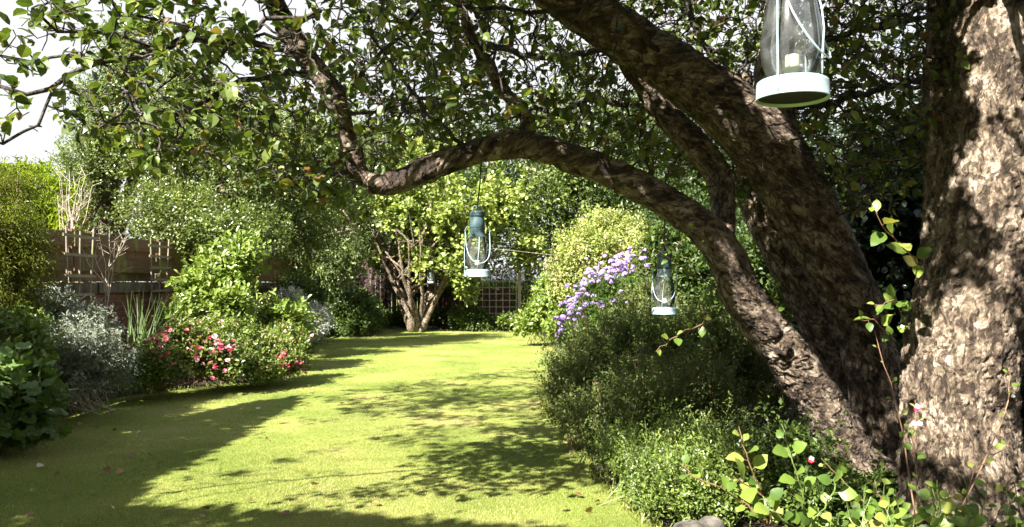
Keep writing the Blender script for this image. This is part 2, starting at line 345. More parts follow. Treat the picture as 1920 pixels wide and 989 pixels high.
M['red_stem'] = plain('brown shoot stem', (.22, .13, .07), rough=.6, var=.25, scale=30)

# lawn and soil
def groundmat(name, stops, scale, fine, bump):
    m, t = newmat(name); L = t.links.new
    tc = nd(t, 'ShaderNodeTexCoord')
    n1 = nd(t, 'ShaderNodeTexNoise', Scale=scale, Detail=8., Roughness=.62); L(tc.outputs['Object'], n1.inputs[0])
    n2 = nd(t, 'ShaderNodeTexNoise', Scale=fine, Detail=6., Roughness=.75); L(tc.outputs['Object'], n2.inputs[0])
    rp = ramp(t, stops); L(n1.outputs[0], rp.inputs[0])
    r2 = ramp(t, [(.3, (.5, .5, .5)), (.7, (1.35, 1.35, 1.3))]); L(n2.outputs[0], r2.inputs[0])
    mu = nd(t, 'ShaderNodeMix', data_type='RGBA', blend_type='MULTIPLY'); mu.inputs[0].default_value = 1; L(rp.outputs[0], mu.inputs[6]); L(r2.outputs[0], mu.inputs[7])
    p = nd(t, 'ShaderNodeBsdfPrincipled', Roughness=.85); p.inputs['Specular IOR Level'].default_value = .2; L(mu.outputs[2], p.inputs['Base Color'])
    b = nd(t, 'ShaderNodeBump', Strength=bump, Distance=.02); L(n2.outputs[0], b.inputs['Height']); L(b.outputs[0], p.inputs['Normal'])
    o = nd(t, 'ShaderNodeOutputMaterial'); L(p.outputs[0], o.inputs[0]); return m
M['lawn'] = groundmat('lawn turf', [(.30, (.13, .17, .030)), (.46, (.19, .235, .045)), (.58, (.26, .28, .07)), (.70, (.36, .29, .12))], .9, 120., .7)
M['soil'] = groundmat('dark bed soil', [(.3, (.022, .016, .011)), (.6, (.045, .032, .022)), (.75, (.075, .055, .038))], 3., 40., .9)
M['field'] = groundmat('far turf', [(.3, (.09, .15, .02)), (.7, (.18, .25, .04))], .4, 30., .3)

# ------------------------------------------------------------------ ground
me = bpy.data.meshes.new('ground'); bm = bmesh.new()
S = 200
vs_ = [bm.verts.new((x, y, -.012)) for x, y in ((-S, -60), (S, -60), (S, S), (-S, S))]; bm.faces.new(vs_); bm.to_mesh(me); bm.free()
tag(link('ground', me, M['soil']), kind='structure')
# the neighbour's grass seen through the trellis
mb = MB(); mb.add([(-9, 25.2, 0), (12, 25.2, 0), (12, 60, 0), (-9, 60, 0)], f4=[(0, 1, 2, 3)])
tag(mb.build('far_lawn', M['field']), kind='structure')

LEFT = [(-160, 925), (0, 852), (60, 822), (110, 775), (210, 747), (300, 735), (370, 727), (480, 715), (560, 702), (575, 692), (562, 675), (556, 655), (585, 637), (625, 623), (700, 617)]
TOP = [(760, 617), (830, 620), (900, 622), (980, 625)]
RIGHT = [(1030, 630), (1042, 655), (1036, 690), (1015, 735), (1028, 775), (1062, 815), (1090, 860), (1130, 905), (1185, 955), (1225, 989), (1330, 1080)]
LP = [G(*p) for p in LEFT]; TP = [G(*p) for p in TOP]; RP = [G(*p) for p in RIGHT]
outline = [Vector((-4.3, -6, 0)), Vector((-4.1, 2, 0))] + LP + TP + RP + [Vector((1.3, -6, 0))]
def chaikin(ps, n=2):
    for _ in range(n):
        q = []
        for a, b in zip(ps, ps[1:] + ps[:1]): q += [a * .75 + b * .25, a * .25 + b * .75]
        ps = q
    return ps
OUT = chaikin(outline, 2)
me = bpy.data.meshes.new('lawn'); bm = bmesh.new()
tv = [bm.verts.new((p.x, p.y, .0)) for p in OUT]; bt = [bm.verts.new((p.x, p.y, -.05)) for p in OUT]
bm.faces.new(tv)
for i in range(len(tv)): j = (i + 1) % len(tv); bm.faces.new((tv[i], bt[i], bt[j], tv[j]))
bm.to_mesh(me); bm.free()
tag(link('lawn', me, M['lawn']), kind='structure')
PX = np.array([p.x for p in OUT]); PY = np.array([p.y for p in OUT])
def inside(x, y):
    c = np.zeros(len(x), bool); n = len(PX); j = n - 1
    for i in range(n):
        m = ((PY[i] > y) != (PY[j] > y)) & (x < (PX[j] - PX[i]) * (y - PY[i]) / (PY[j] - PY[i] + 1e-12) + PX[i])
        c ^= m; j = i
    return c
# grass blades: three distance bands
mb = MB()
for (y0, y1, n, L0, W0) in ((3.6, 6.5, 250000, .018, .0036), (6.5, 11, 200000, .014, .0055), (11, 23, 150000, .016, .011)):
    y = rng.uniform(y0, y1, n); x = rng.uniform(-1, 1, n) * (.66 * y + .3); k = inside(x, y); x = x[k]; y = y[k]; n = len(x)
    pos = np.stack([x, y, np.full(n, -.002)], 1)
    ax = unit(np.stack([rng.normal(0, .55, n), rng.normal(0, .55, n), np.ones(n)], 1)); nr = rdir(n)
    dry = fbm(np.stack([x * .9, y * .6, np.zeros(n)], 1), 3, 4)
    a = np.clip(rng.random(n) * .75 + (dry - .45) * 2.0, 0, 1)
    leaves(mb, pos, ax, nr, L0 * rng.uniform(.5, 1.2, n), W0 * rng.uniform(.6, 1.2, n), T_TRI, a)
tag(mb.build('grass', M['grass']), 'short mown grass blades covering the sunlit lawn', 'grass', kind='stuff')
# ragged longer grass along the bed edge
mb = MB(); pts = LP + TP + RP; pos = []
for a, b in zip(pts, pts[1:]):
    L = (b - a).length; k = int(L * 130)
    for _ in range(k):
        q = a.lerp(b, random.random()); pos.append((q.x + random.gauss(0, .03), q.y + random.gauss(0, .03), -.004))
pos = np.array(pos); n = len(pos)
leaves(mb, pos, unit(np.stack([rng.normal(0, .6, n), rng.normal(0, .6, n), np.ones(n)], 1)), rdir(n), rng.uniform(.03, .075, n), .006, T_LNC)
tag(mb.build('edge_grass', M['grass']), 'longer grass tufts along the edge of the flower beds', 'grass', kind='stuff')

# ------------------------------------------------------------------ wall and fences
def brickmat():
    m, t = newmat('old red brick'); L = t.links.new
    tc = nd(t, 'ShaderNodeTexCoord'); sp = nd(t, 'ShaderNodeSeparateXYZ'); L(tc.outputs['Object'], sp.inputs[0])
    cb_ = nd(t, 'ShaderNodeCombineXYZ'); ad = nd(t, 'ShaderNodeMath', operation='ADD'); L(sp.outputs[0], ad.inputs[0]); L(sp.outputs[1], ad.inputs[1])
    L(ad.outputs[0], cb_.inputs[0]); L(sp.outputs[2], cb_.inputs[1])
    br = nd(t, 'ShaderNodeTexBrick', Scale=1.); br.inputs['Brick Width'].default_value = .225; br.inputs['Row Height'].default_value = .075; br.inputs['Mortar Size'].default_value = .010
    br.inputs['Color1'].default_value = (.20, .065, .045, 1); br.inputs['Color2'].default_value = (.12, .045, .035, 1); br.inputs['Mortar'].default_value = (.14, .11, .09, 1); br.inputs['Bias'].default_value = -.2
    L(cb_.outputs[0], br.inputs['Vector'])
    no = nd(t, 'ShaderNodeTexNoise', Scale=5., Detail=8., Roughness=.7); L(tc.outputs['Object'], no.inputs[0])
    r = ramp(t, [(.3, (.4, .4, .36)), (.7, (1.4, 1.35, 1.3))]); L(no.outputs[0], r.inputs[0])
    mu = nd(t, 'ShaderNodeMix', data_type='RGBA', blend_type='MULTIPLY'); mu.inputs[0].default_value = 1; L(br.outputs[0], mu.inputs[6]); L(r.outputs[0], mu.inputs[7])
    p = nd(t, 'ShaderNodeBsdfPrincipled', Roughness=.9); L(mu.outputs[2], p.inputs['Base Color'])
    iv = nd(t, 'ShaderNodeMath', operation='MULTIPLY_ADD'); L(br.outputs['Fac'], iv.inputs[0]); iv.inputs[1].default_value = -1; L(no.outputs[0], iv.inputs[2])
    b = nd(t, 'ShaderNodeBump', Strength=.9, Distance=.01); L(iv.outputs[0], b.inputs['Height']); L(b.outputs[0], p.inputs['Normal'])
    o = nd(t, 'ShaderNodeOutputMaterial'); L(p.outputs[0], o.inputs[0]); return m
M['brick'] = brickmat()
def woodmat(name, c1, c2, patch_col=(.16, .17, .03), al=.56, sc=(1, 1, 1)):  # olive patches mixed in by noise
    m, t = newmat(name); L = t.links.new
    tc = nd(t, 'ShaderNodeTexCoord'); mp = nd(t, 'ShaderNodeMapping'); mp.inputs['Scale'].default_value = sc; L(tc.outputs['Object'], mp.inputs[0])
    n1 = nd(t, 'ShaderNodeTexNoise', Scale=14., Detail=8., Roughness=.7); L(mp.outputs[0], n1.inputs[0])
    n2 = nd(t, 'ShaderNodeTexNoise', Scale=3.0, Detail=6., Roughness=.7)
    mp2 = nd(t, 'ShaderNodeMapping'); mp2.inputs['Scale'].default_value = (1.6, 1.6, .5); L(tc.outputs['Object'], mp2.inputs[0]); L(mp2.outputs[0], n2.inputs[0])
    rp = ramp(t, [(.3, c1), (.7, c2)]); L(n1.outputs[0], rp.inputs[0])
    r = ramp(t, [(al, (0, 0, 0)), (al + .14, (1, 1, 1))]); L(n2.outputs[0], r.inputs[0])
    mo = nd(t, 'ShaderNodeMix', data_type='RGBA'); L(r.outputs[0], mo.inputs[0]); L(rp.outputs[0], mo.inputs[6]); mo.inputs[7].default_value = (*patch_col, 1)
    p = nd(t, 'ShaderNodeBsdfPrincipled', Roughness=.8); L(mo.outputs[2], p.inputs['Base Color'])
    b = nd(t, 'ShaderNodeBump', Strength=.5, Distance=.006); L(n1.outputs[0], b.inputs['Height']); L(b.outputs[0], p.inputs['Normal'])
    o = nd(t, 'ShaderNodeOutputMaterial'); L(p.outputs[0], o.inputs[0]); return m
M['fence'] = woodmat('weathered dark fence board', (.065, .036, .022), (.17, .095, .052), sc=(1, .12, 3), al=.50)
M['grey_wood'] = woodmat('grey weathered batten', (.15, .125, .085), (.28, .245, .18), patch_col=(.17, .18, .06), al=.55)
M['stone'] = plain('rough coping stone', (.11, .085, .06), rough=.9, var=.4, scale=9, bump=.8)
M['shed_roof'] = plain('grey roof sheet', (.34, .33, .35), rough=.8, var=.15, scale=4)

WX = -5.45
def jbox(mb, lo, hi, step=.5, jit=.01, a=0.):
    """box along Y split into slightly uneven segments"""
    n = max(1, int((hi[1] - lo[1]) / step)); ys = np.linspace(lo[1], hi[1], n + 1)
    rows = []
    for y in ys:
        j = rng.normal(0, jit, 4)
        rows += [(lo[0] + j[0], y, lo[2] + j[2] * .6), (hi[0] + j[1], y, lo[2] + j[3] * .6), (hi[0] + j[1], y, hi[2] + j[2] * .6), (lo[0] + j[0], y, hi[2] + j[3] * .6)]
    f = [(0, 1, 2, 3), tuple(4 * n + q for q in (3, 2, 1, 0))]
    for i in range(n):
        for q in range(4): f.append((4 * i + q, 4 * i + 4 + q, 4 * i + 4 + (q + 1) % 4, 4 * i + (q + 1) % 4))
    mb.add(rows, f4=f, a=a)
t = empty('brick_wall', (WX, 13, 0), 'old red brick wall with rough coping running behind the left flower bed under the fence boards', 'wall')
mb = MB(); jbox(mb, (WX - .13, 2.5, -.05), (WX + .10, 22.9, 1.16), .6, .004); mb.build('brickwork', M['brick'], t)
mb = MB(); 
y = 2.5
while y < 22.8:
    l = random.uniform(.35, .6); jbox(mb, (WX - .17, y + .004, 1.162), (WX + .15, min(y + l, 22.9), 1.30 + random.uniform(-.01, .01)), .2, .006); y += l
mb.build('coping', M['stone'], t)
t = empty('board_fence', (WX, 13, 1.3), 'dark stained horizontal board fence standing on top of the brick wall at the left', 'fence')
H0 = 1.3
k = 0
for y0 in np.arange(2.6, 22.0, 2.44):
    mb = MB(); y1 = min(y0 + 2.40, 22.8)
    jbox(mb, (WX - .060, y0, H0 + .015), (WX - .040, y1, H0 + .15), .6, .003)
    jbox(mb, (WX + .000, y0, H0 + .14), (WX + .022, y1, H0 + .32), .6, .004)
    jbox(mb, (WX - .060, y0, H0 + .30), (WX - .040, y1, H0 + .47), .6, .003)
    jbox(mb, (WX + .000, y0, H0 + .45), (WX + .022, y1, H0 + .63), .6, .004)
    mb.build('board_panel', M['fence'], t)
    mb = MB(); mb.box((WX - .035, y0 - .02, H0 + .01), (WX - .003, y0 + .07, H0 + .67)); mb.build('post', M['fence'], t)
# back fence
t = empty('back_fence', (0, 23.4, 0), 'dark boarded fence closing the far end of the garden behind the shrubs', 'fence')
M['back_fence'] = woodmat('red brown fence', (.035, .020, .016), (.085, .036, .027), sc=(3, 3, .2), al=.75)
for x0 in (-5.5, -3.67, -1.84):
    mb = MB()
    for i in range(12): mb.box((x0 + i * .15 + .01, 23.38 + (i % 2) * .012, .02), (x0 + i * .15 + .145, 23.40 + (i % 2) * .012, (2.0 if x0 < -2 else 1.12) + random.uniform(-.01, .01)))
    mb.build('board_panel', M['back_fence'], t)
    mb = MB(); mb.box((x0 - .05, 23.44, 0), (x0 + .05, 23.54, 2.08 if x0 < -2 else 1.18)); mb.build('post', M['back_fence'], t)
# lattice trellis screen at the back, with its post
def lattice(name, label, x0, x1, z0, z1, y, nx, nz, mat, th=.022, post=True, cat='trellis'):
    t = empty(name, ((x0 + x1) / 2, y, 0), label, cat)
    mb = MB()
    for i in range(nx + 1):
        x = x0 + (x1 - x0) * i / nx; mb.box((x - th / 2, y - .012, z0), (x + th / 2, y, z1))
    mb.build('upright_battens', mat, t)
    mb = MB()
    for j in range(nz + 1):
        z = z0 + (z1 - z0) * j / nz; mb.box((x0 - .03, y + .002, z - th / 2), (x1 + .03, y + .014, z + th / 2))
    mb.build('cross_battens', mat, t)
    if post:
        for xp in (x0 - .09, x1 + .09):
            mb = MB(); mb.box((xp - .045, y - .02, 0), (xp + .045, y + .07, z1 + .12)); mb.box((xp - .06, y - .035, z1 + .122), (xp + .06, y + .085, z1 + .15)); mb.build('post', mat, t)
    return t
yT = 22.3
xa = P(880, 560, yT).x; xb = P(968, 560, yT).x
M['trellis_wood'] = woodmat('pale green trellis wood', (.26, .23, .13), (.42, .38, .24), al=.7)
lattice('lattice_screen', 'square lattice trellis screen on posts at the far end right of the multi-stemmed tree', xa, xb, P(900, 600, yT).z, P(900, 503, yT).z, yT, 7, 8, M['trellis_wood'])
# white lattice fragment at back left
yW = 21.2
lattice('white_trellis', 'small white lattice trellis among the dark shrubs at the far left corner', P(634, 560, yW).x, P(664, 560, yW).x, P(640, 546, yW).z - .6, P(640, 498, yW).z, yW, 3, 9, plain('white paint', (.62, .62, .58), var=.1), th=.03, post=False)
# neighbour's shed behind the lattice
t = empty('garden_shed', (P(935, 520, 33).x, 33, 0), 'low grey roofed shed glimpsed through the lattice screen', 'shed')
xs = P(930, 520, 33).x
mb = MB(); mb.box((xs - 2.2, 33, 0), (xs + 1.8, 36, 1.35)); mb.build('wall', M['back_fence'], t)
mb = MB(); mb.add([(xs - 2.4, 32.7, 1.36), (xs + 2.0, 32.7, 1.36), (xs + 2.0, 34.5, 2.2), (xs - 2.4, 34.5, 2.2), (xs + 2.0, 36.3, 1.36), (xs - 2.4, 36.3, 1.36)], f4=[(0, 1, 2, 3), (3, 2, 4, 5)]); 
mb.box((xs - 2.4, 32.68, 1.28), (xs + 2.0, 32.70, 1.352)); mb.build('roof', M['shed_roof'], t)

# narrow ladder trellises against the boards
def wall_trellis(label, px, d, zt, zb, wid):
    y = d; x = WX + .20
    t = empty('wall_trellis', (x, y, 0), label, 'trellis', 'fan trellises fixed to the left fence')
    for k in range(3):
        u = (k - 1) * .5; mb = MB()
        mb.bar((x, y + u * wid * .7, zb), (x + .01, y + u * wid, zt + .05 * (k != 1)), .022, .016, up=(1, 0, 0)); mb.build('upright', M['grey_wood'], t)
    nr_ = 6
    for j in range(nr_):
        f = j / (nr_ - 1) ; z = zb + .12 + (zt - .06 - zb - .12) * f; ww = wid * (.78 + .35 * f)
        mb = MB(); mb.bar((x + .022, y - ww * .56, z + random.uniform(-.012, .012)), (x + .022, y + ww * .56, z + random.uniform(-.012, .012)), .016, .034, up=(0, 0, 1)); mb.build('rung', M['grey_wood'], t)
wall_trellis('nearer of the two grey wooden fan trellises, above the silvery bush', 145, 9.7, 1.92, .55, .62)
wall_trellis('farther of the two grey wooden fan trellises, half hidden by leaves', 278, 11.9, 1.90, .9, .62)

# ------------------------------------------------------------------ foliage generators
def clumps(blobs, n, outline=.35, shell=.4, hole=.0, seed=0):
    """clump centres + outward directions spread through ellipsoid blobs: (centre, radii, weight)"""
    wts = np.array([b[2] for b in blobs], float); wts /= wts.sum(); cs = []; ds = []
    for (c, r, _), wgt in zip(blobs, wts):
        k = max(1, int(n * wgt)); d = rdir(int(k * 1.6)); c = np.array(c); r = np.array(r)
        f = .78 + outline * (fbm(d * 2.3 + c, 3, seed) - .5) * 2
        rad = rng.random(len(d)) ** shell
        p = c + d * r * (f * rad)[:, None]
        keep = vnoise(p * 1.7 + 31, seed + 3) > hole
        p = p[keep][:k]; dd = d[keep][:k]; cs.append(p); ds.append(unit(dd * np.array((1, 1, 1)) / r))
    return np.concatenate(cs), np.concatenate(ds)
def foliage(mb, cs, ds, per, ln, wd, T=T_DIA, clen=.35, cw=.10, up=.5, droop=.0, lj=.35, flat=.55, zmin=None, prune=False):
    n = len(cs); ax = unit(ds + rdir(n) * .7 + np.array((0, 0, up - droop)))
    t = rng.random((n, per)); 
    p = cs[:, None] + ax[:, None] * ((t - .5) * clen)[..., None] + rng.normal(size=(n, per, 3)) * (cw * (1 - .55 * t))[..., None]
    p[..., 2] -= droop * .25 * clen * t ** 2
    la = unit(ax[:, None] * .7 + rdir(n * per).reshape(n, per, 3) * .9 + np.array((0, 0, -droop * .6)))
    nr = unit(rdir(n * per).reshape(n, per, 3) * flat + np.array((0, 0, .8)) + ds[:, None] * .45)
    p = p.reshape(-1, 3); la = la.reshape(-1, 3); nr = nr.reshape(-1, 3)
    a = np.clip(np.repeat(rng.random(n) * .6, per) + rng.random(n * per) * .4, 0, 1)
    if prune: k = keep_leaf(p); p = p[k]; la = la[k]; nr = nr[k]; a = a[k]
    if zmin is not None: k = p[:, 2] > zmin; p = p[k]; la = la[k]; nr = nr[k]; a = a[k]
    s = rng.uniform(1 - lj, 1 + lj, len(p)); leaves(mb, p, la, nr, ln * s, wd * s, T, a)
def curve(p0, p1, n=7, wob=.12, sag=0.):
    p0 = np.array(p0, float); p1 = np.array(p1, float); t = np.linspace(0, 1, n)[:, None]; L = np.linalg.norm(p1 - p0)
    q = p0 + (p1 - p0) * t; w_ = rng.normal(size=(n, 3)) * wob * L * .25
    w_ = np.cumsum(w_, 0) * .5; w_ -= w_[0] + (w_[-1] - w_[0]) * t
    q += w_ * np.sin(t * math.pi) ** .5; q[:, 2] += sag * L * np.sin(t[:, 0] * math.pi); return q
def tree(name, label, cat, base, blobs, n, per, ln, wd, mat, bark='back_bark', T=T_DIA, r0=.12, nl=14, trunk_top=None, stems=1, group=None, th=None, **kw):
    ck = {k: kw.pop(k) for k in ('outline', 'shell', 'hole', 'seed') if k in kw}
    base = Vector(base); t = empty(name, base, label, cat, group); clear = kw.pop('clear', ())
    cs, ds = clumps(blobs, n, **ck)
    for c_, r_ in clear:      # open towards the sun so that the stems stand in light
        dv = cs - np.array(c_); al = dv @ np.array(SUND); k = ~((al < .1) & (np.linalg.norm(dv - al[:, None] * np.array(SUND), axis=1) < r_)); cs = cs[k]; ds = ds[k]
    mb = MB(); foliage(mb, cs, ds, per, ln, wd, T, **kw); mb.build('crown', M[mat], t)
    mb = MB(); ctr = np.array(blobs[0][0])
    for s in range(stems):
        top = np.array(trunk_top) if trunk_top is not None else ctr
        if stems > 1: a = 6.283 * s / stems + random.random(); top = top + np.array((math.cos(a), math.sin(a) * .7, random.uniform(-.2, .2))) * (th or .9)
        off = np.array((random.gauss(0, r0 * .8), random.gauss(0, r0 * .8), -.05)) if stems > 1 else np.array((0, 0, -.05))
        tr = curve(np.array(base) + off, top, 9, .10); mb.tube(tr, np.linspace(r0, r0 * (.35 if stems < 6 else .14), 9) * (1 + .5 * np.exp(-np.arange(9) * 1.3)), 8)
        idx = rng.choice(len(cs), nl)
        for i in idx:
            q0 = tr[rng.integers(3, 9)]; b = curve(q0, cs[i], 6, .18, .05); mb.tube(b, np.linspace(r0 * .33, r0 * .05, 6), 5)
            for j in rng.choice(len(cs), 3):
                if np.linalg.norm(cs[j] - cs[i]) < 1.1: mb.tube(curve(b[3], cs[j], 4, .1), np.linspace(r0 * .12, r0 * .03, 4), 4)
    mb.build('trunk', M[bark], t, smooth=True); return t
def shrub(name, label, base, blobs, n, per, ln, wd, mat, stemmat='red_stem', T=T_DIA, ns=30, sr=.006, cat='shrub', group=None, spread=.15, zmin=.02, stembuf=None, **kw):
    ck = {k: kw.pop(k) for k in ('outline', 'shell', 'hole', 'seed') if k in kw}
    t = empty(name, base, label, cat, group)
    cs, ds = clumps(blobs, n, **ck); k = cs[:, 2] > zmin; cs = cs[k]; ds = ds[k]
    mb = MB(); foliage(mb, cs, ds, per, ln, wd, T, zmin=zmin, **kw); mb.build('foliage', M[mat], t)
    mb = MB() if stembuf is None else stembuf
    for i in rng.choice(len(cs), min(ns, len(cs))):
        b = np.array(base) + np.array((random.gauss(0, spread), random.gauss(0, spread), -.02)); mb.tube(curve(b, cs[i], 6, .12, .0), np.linspace(sr, sr * .35, 6), 5)
    if stembuf is None: mb.build('stems', M[stemmat], t)
    return t, cs, ds

SG = [(P(*a[:3]), a[3]) for a in [(1450, 640, 5.1, .19), (1490, 700, 5.15, .21), (1530, 755, 5.2, .20), (1570, 815, 5.25, .20), (1610, 870, 5.3, .18),
      (1862, 40, 4.5, .19), (1872, 170, 4.5, .19), (1860, 320, 4.45, .20), (1845, 650, 4.4, .2), (1790, 740, 4.4, .22), (1840, 840, 4.4, .22), (1750, 690, 4.4, .18), (1730, 790, 4.4, .12), (1885, 440, 4.5, .14), (190, 660, 7.7, .30), (130, 630, 7.6, .22), (50, 740, 6.0, .22), (300, 650, 8.8, .3), (400, 640, 9.3, .4), (430, 480, 11.5, .5), (1890, 560, 4.5, .1),
      (1440, 240, 5.1, .12), (1480, 290, 5.1, .10), (1340, 200, 4.9, .06), (1180, 90, 4.7, .06), (790, 320, 4.6, .16), (715, 345, 4.6, .14), (1060, 292, 4.8, .05), (1130, 318, 4.8, .05), (1205, 355, 4.85, .05), (1250, 385, 4.9, .05),
      (1355, 400, 5.0, .06), (1350, 470, 4.95, .06), (640, 215, 4.45, .06), (655, 240, 4.5, .05), (1400, 830, 3.4, .10), (1480, 840, 3.3, .12), (1420, 930, 3.4, .14), (895, 500, 4.7, .13), (895, 410, 4.7, .08),
      (1486, 150, 1.7, .12), (1486, 60, 1.7, .09), (1246, 575, 4.9, .07), (1655, 440, 4.0, .16), (1620, 380, 4.0, .10), (1650, 580, 4.3, .13), (1715, 780, 3.8, .1),
      (1260, 930, 4.5, .2), (1330, 920, 4.5, .14), (1090, 480, 13.8, .5), (1150, 450, 13.8, .4), (1100, 560, 10, .25), (1140, 520, 10, .2), (1060, 600, 9.5, .15), (1020, 590, 16, .5)]]
def pip(poly, x, y):
    c = np.zeros(len(x), bool); j = len(poly) - 1
    for i in range(len(poly)):
        (xi, yi), (xj, yj) = poly[i], poly[j]; m = ((yi > y) != (yj > y)) & (x < (xj - xi) * (y - yi) / (yj - yi + 1e-12) + xi); c ^= m; j = i
    return c
SHP = [[(G(*a).x, G(*a).y) for a in poly] for poly in (
    [(1400, 690), (1130, 685), (1000, 680), (860, 705), (640, 732), (600, 750), (640, 775), (700, 788), (560, 782), (560, 797), (700, 806), (660, 832), (420, 885), (420, 898), (560, 868), (700, 825), (780, 862), (900, 850), (1000, 872), (1100, 920), (1400, 940)],
    [(-400, 790), (120, 800), (230, 775), (330, 785), (470, 755), (560, 742), (560, 756), (400, 850), (290, 900), (230, 950), (600, 962), (900, 985), (1240, 1010), (1240, 1400), (-1200, 1400)])]
def keep_leaf(pos, p_lawn=.07):
    """the crown is thin where the photograph shows sun reaching limbs, plants and lawn"""
    pos = np.asarray(pos); k = np.ones(len(pos), bool); s = np.array(SUND)
    for tp, r in SG:
        d = pos - np.array(tp); al = d @ s; perp = np.linalg.norm(d - al[:, None] * s, axis=1); k &= ~((al < -.12) & (perp < r * (1 + .35 * (vnoise(pos * 9, 3) - .5) * 2)))
    t = pos[:, 2] / -s[2]; gx = pos[:, 0] + s[0] * t; gy = pos[:, 1] + s[1] * t
    on = inside(gx, gy); sh = np.zeros(len(pos), bool)
    for poly in SHP: sh |= pip(poly, gx, gy)
    px = 960 + pos[:, 0] / pos[:, 1] * F; py = 530 - (pos[:, 2] - CAMZ) / pos[:, 1] * F; vis_ = (py > -20) & (px > -160) & (px < 620); sh |= vis_ & (rng.random(len(pos)) < .85)
    k &= ~(on & ~sh & (rng.random(len(pos)) > p_lawn)); return k
#@@PART2
# ------------------------------------------------------------------ background trees
HZ = [(tuple(P(px, py, 21.0)), r) for px, py, r in ((783, 605, .7), (775, 560, .7), (800, 540, .6), (740, 500, .4), (830, 520, .4))]
D = lambda px, py, d: tuple(P(px, py, d))
tree('hedgerow_tree', 'large small-leaved tree overhanging the left fence, its trunk rising behind the boards', 'tree', (-6.6, 14.5, 0),
     [(D(455, 330, 14.5), (1.75, 1.5, 1.35), 4), (D(430, 255, 15), (1.7, 1.3, 1.0), 3.4), (D(310, 300, 14.5), (1.1, 1, .9), 1.6), (D(560, 270, 15.5), (1.2, 1.2, 1.0), 2), (D(330, 400, 13.6), (1.3, 1.1, .75), 2.2), (D(570, 420, 15.5), (1.3, 1.3, 1.1), 3), (D(440, 430, 13.2), (1.2, .9, .6), 2), (D(620, 330, 16.5), (1.2, 1.2, 1.2), 2)],
     2900, 30, .052, .034, 'hawthorn', r0=.13, nl=26, stems=3, clen=.34, cw=.075, hole=.20, up=.35, outline=.5, trunk_top=D(440, 360, 14.5), clear=HZ)
tree('loose_tree', 'tall loose feathery tree with upright wispy shoots against the sky at the left', 'tree', (-9.6, 18, 0),
     [(D(205, 215, 18), (.95, .9, 1.9), 2), (D(300, 250, 18), (1.1, .9, 1.5), 2), (D(165, 330, 17.5), (1.0, .9, 1.0), 1.2), (D(245, 110, 18.5), (.55, .6, 1.3), .7), (D(330, 150, 18.5), (.5, .5, 1.5), .6), (D(400, 200, 18), (.7, .7, 1.2), .7)],
     2100, 26, .066, .038, 'willow', r0=.11, nl=20, stems=3, clen=.75, cw=.07, hole=.25, up=1.3, outline=.6)
tree('weeping_tree', 'mid green drooping tree at the back left corner above the dark shrubs', 'tree', (P(600, 600, 19.5).x, 20.5, 0),
     [(D(600, 420, 19.5), (1.35, 1.2, 1.1), 2), (D(560, 300, 20), (1.6, 1.3, 1.6), 2), (D(640, 470, 18.6), (.75, .7, .75), 1), (D(700, 300, 21.5), (1.3, 1.2, 1.4), 1.2)],
     1700, 28, .075, .040, 'willow', r0=.12, nl=16, stems=2, clen=.55, cw=.08, droop=1.0, up=0, hole=.15, clear=HZ)
tree('hazel_tree', 'multi-stemmed tree with pale round leaves standing on the far edge of the lawn', 'tree', tuple(G(783, 622)),
     [(D(760, 390, 20.9), (1.45, 1.1, 1.3), 3), (D(860, 415, 20.9), (1.3, 1.1, 1.3), 3), (D(800, 455, 22.4), (1.5, .7, .8), 2.2), (D(930, 380, 21.5), (1.2, 1, 1.1), 2), (D(700, 470, 21.4), (.7, .7, .6), .7), (D(860, 530, 21), (.6, .5, .35), .4), (D(790, 300, 22), (2.3, 1.3, 1.3), 2.6), (D(985, 460, 21.8), (.8, .8, .7), 1), (D(660, 380, 21.5), (1.0, .8, .9), 1.2), (D(735, 500, 20.8), (.7, .4, .6), .9), (D(775, 500, 20.3), (.8, .3, .5), 1.1), (D(850, 510, 20.8), (.7, .4, .6), 1.0), (D(790, 480, 20.7), (.9, .4, .5), 1.0), (D(880, 560, 21), (.3, .3, .3), .2)],
     960, 26, .105, .090, 'hazel', T=T_SPR, r0=.085, nl=7, stems=14, th=1.35, clen=.55, cw=.10, hole=.45, up=.2, flat=.5, outline=.9, shell=.6, clear=HZ[:2], bark='pale_bark', trunk_top=D(790, 440, 21.0))
k = 0
for (px, top, d, rad, lab) in ((120, 330, 24, 2.6, 'rounded dark green tree low behind the left fence below the wispy tree'), (430, 250, 27, 3.2, 'broad mid green tree behind the small-leaved hedgerow tree'), (640, 190, 28, 3.0, 'leafy tree rising behind the weeping tree at the back left'),
                      (815, 130, 29, 3.4, 'tall leafy tree directly behind the pale multi-stemmed tree'), (985, 150, 27, 3.2, 'dark tree behind the lattice screen, right of the middle lantern'), (1130, 90, 25, 3.4, 'tall dark tree rising behind the pale climber'),
                      (1290, 120, 24, 3.3, 'dark tree filling the gap under the thick apple limb'), (1440, 200, 23, 3.0, 'dark tree glimpsed right of the leaning apple trunk'), (1600, 180, 22, 3.0, 'dark tree seen between the two thick trunks under the sky gap'), (1850, 120, 22, 3.6, 'dark tree at the far right behind the flaky trunk')):
    c = P(px, top, d); zt = c.z; hh = zt
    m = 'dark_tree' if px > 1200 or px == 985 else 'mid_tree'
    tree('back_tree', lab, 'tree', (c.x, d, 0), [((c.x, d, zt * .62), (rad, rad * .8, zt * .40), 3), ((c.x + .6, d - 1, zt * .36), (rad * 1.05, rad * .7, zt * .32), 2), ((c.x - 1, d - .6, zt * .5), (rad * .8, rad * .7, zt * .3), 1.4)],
         900, 26, .125, .075, m, r0=.16, nl=12, clen=.8, cw=.2, hole=.30, group='trees beyond the garden', seed=k * 7); k += 1
